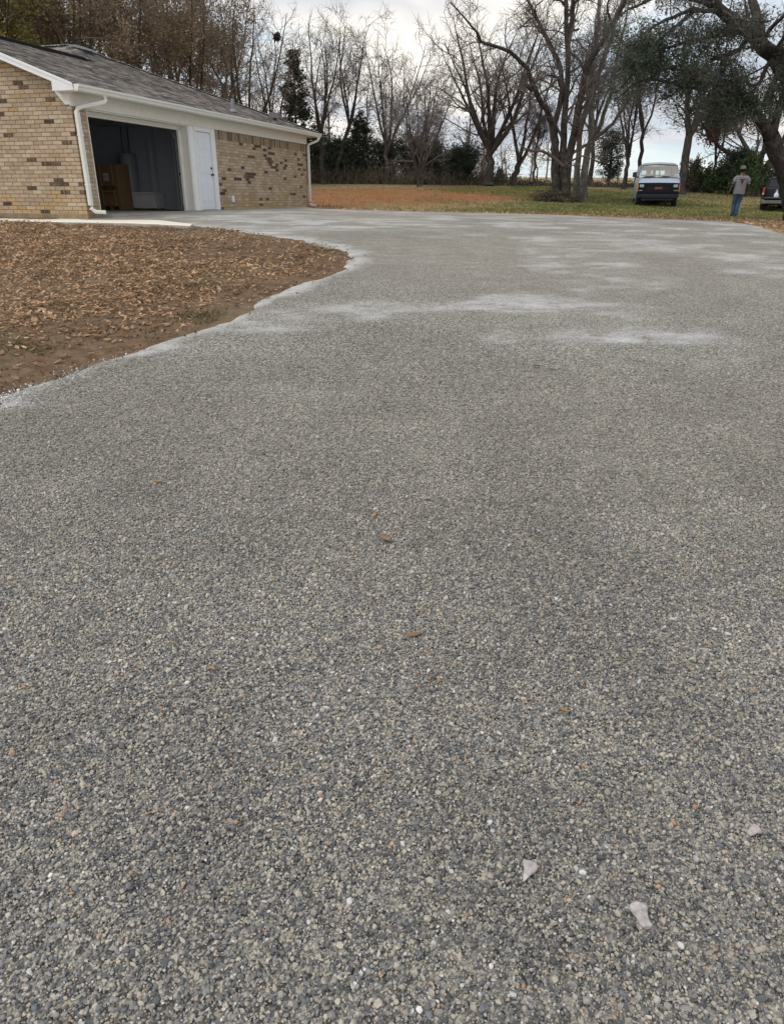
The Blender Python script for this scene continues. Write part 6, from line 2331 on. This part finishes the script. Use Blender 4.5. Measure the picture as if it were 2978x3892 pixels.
dk, rd = plain('print_dark', (.045, .03, .04), .9, .1), plain('print_red', (.26, .05, .05), .9, .1)
ribbon('horn', [(-.115, 1.375), (-.10, 1.352), (-.07, 1.338), (-.03, 1.345), (.015, 1.348), (.06, 1.345), (.10, 1.338), (.13, 1.352), (.145, 1.375)], [.003, .008, .011, .012, .012, .012, .011, .008, .003], dk)
patch('skull', [(-.045, 1.335), (.0, 1.318), (.03, 1.318), (.075, 1.335), (.066, 1.28), (.045, 1.23), (.022, 1.185), (.006, 1.185), (-.016, 1.23), (-.036, 1.28)], dk)
patch('skull_brow', [(-.038, 1.338), (.068, 1.338), (.058, 1.295), (.015, 1.275), (-.030, 1.295)], rd)
ribbon('lettering', [(-.085, 1.395), (-.095, 1.41), (-.08, 1.425), (-.062, 1.415), (-.075, 1.395), (-.05, 1.385), (-.035, 1.402), (-.03, 1.388), (-.012, 1.402), (-.006, 1.388), (.012, 1.402), (.02, 1.388), (.038, 1.40), (.046, 1.386), (.064, 1.398), (.08, 1.388), (.10, 1.398)], .0042, dk)
ribbon('lettering', [(-.045, 1.165), (-.02, 1.175), (.0, 1.16), (.02, 1.172), (.045, 1.158), (.07, 1.17)], .004, dk)

# ================================================================== things lying on the gravel
shellm = plain('shell_white', (.46, .42, .41), .75, .2, var=.45, scale=60, bump=.4, bscale=120)


def shell(px, py, L_, rz, label, seed, spire=True):
    rg = random.Random(seed)
    p = ground_at(px, py)
    o_ = MB()
    prof = ([(.02, 0), (.24, .03), (.33, .12), (.30, .24), (.24, .38), (.16, .58), (.09, .80), (.03, 1.0)] if spire else [(.14, 0), (.20, .04), (.22, .3), (.26, .5), (.34, .72), (.36, .86), (.24, .95), (.10, 1.0)])
    sdv = 14
    vs = []
    for r_, h in prof:
        for k in range(sdv):
            a = 6.283 * k / sdv
            rr = r_ * (1 + .10 * math.sin(3 * a + h * 9) + rg.uniform(-.06, .06)) * L_
            vs.append((rr * math.cos(a), (h - .4) * L_, rr * math.sin(a) * .62 + .012))
    n = len(prof)
    fs = [(i * sdv + k, i * sdv + (k + 1) % sdv, (i + 1) * sdv + (k + 1) % sdv, (i + 1) * sdv + k) for i in range(n - 1) for k in range(sdv)]
    fs += [tuple(range(sdv))[::-1], tuple((n - 1) * sdv + k for k in range(sdv))]
    o_.add(vs, fs)
    b = o_.build('sea_shell', shellm, smooth=True)
    b.location = (p.x, p.y, p.z + .027)
    b.rotation_euler = (0, .1, rz)
    tag(b, label, 'shell', 'pale shells on the gravel')


shell(2002, 3378, .060, R(150), 'teardrop white shell pointing down-left, the left one on the gravel', 1)
shell(2425, 3548, .062, R(8), 'flared white shell fragment, nearest the bottom edge', 2, False)
shell(2842, 3205, .040, R(-60), 'small pinkish shell fragment near the right edge', 3, False)

FALLEN = 'single leaves lying on the gravel'
lm = [leaf_mat('dry_leaf_tan', [(.3, (.22, .14, .08)), (.7, (.36, .25, .15))], .1, 20), leaf_mat('dry_leaf_orange', [(.3, (.22, .13, .06)), (.7, (.36, .235, .12))], .1, 20), leaf_mat('dry_leaf_grey', [(.3, (.20, .18, .15)), (.7, (.36, .33, .28))], .1, 20)]
SPOTS = [(1462, 2078, .085, 0, 'brown curled leaf lying alone mid-drive'), (1568, 2448, .060, 1, 'small orange-tan leaf on the gravel below mid-drive'), (1030, 2150, .050, 2, 'grey upturned leaf sliver left of mid-drive'),
         (608, 1852, .075, 0, 'tan leaf left of mid-drive, level with the darker gravel'), (484, 1620, .085, 0, 'flat brown leaf on the left gravel below the dirt bed'), (1520, 1806, .07, 2, 'pale grass-like sliver at the centre of the drive'),
         (575, 1690, .05, 2, 'tiny pale leaf on the left gravel'), (1420, 1990, .055, 0, 'thin brown leaf above the brown curled one'), (810, 2578, .045, 1, 'small orange leaf scrap on the left gravel'),
         (2480, 2398, .045, 0, 'small brown leaf scrap towards the right edge'), (2140, 2732, .045, 1, 'small tan scrap right of centre'), (1575, 2858, .030, 1, 'bright orange chip on the gravel'),
         (2040, 1410, .10, 0, 'brown leaf on the white-dusted patch of the drive'), (2830, 1345, .10, 0, 'dark leaf at the right of the white-dusted drive')]
for i, (px, py, s_, k, lb) in enumerate(SPOTS):
    p = ground_at(px, py)
    rng = np.random.default_rng(800 + i)
    v, q, t = curled_leaves(rng, np.array([[0, 0, 0.0]]), s_ * .85, .18, .25)
    o = link('fallen_leaf', np_mesh('fallen_leaf', v, q, t, material=lm[k]))
    o.location = (p.x, p.y, p.z + .036)
    tag(o, lb, 'leaf', FALLEN)
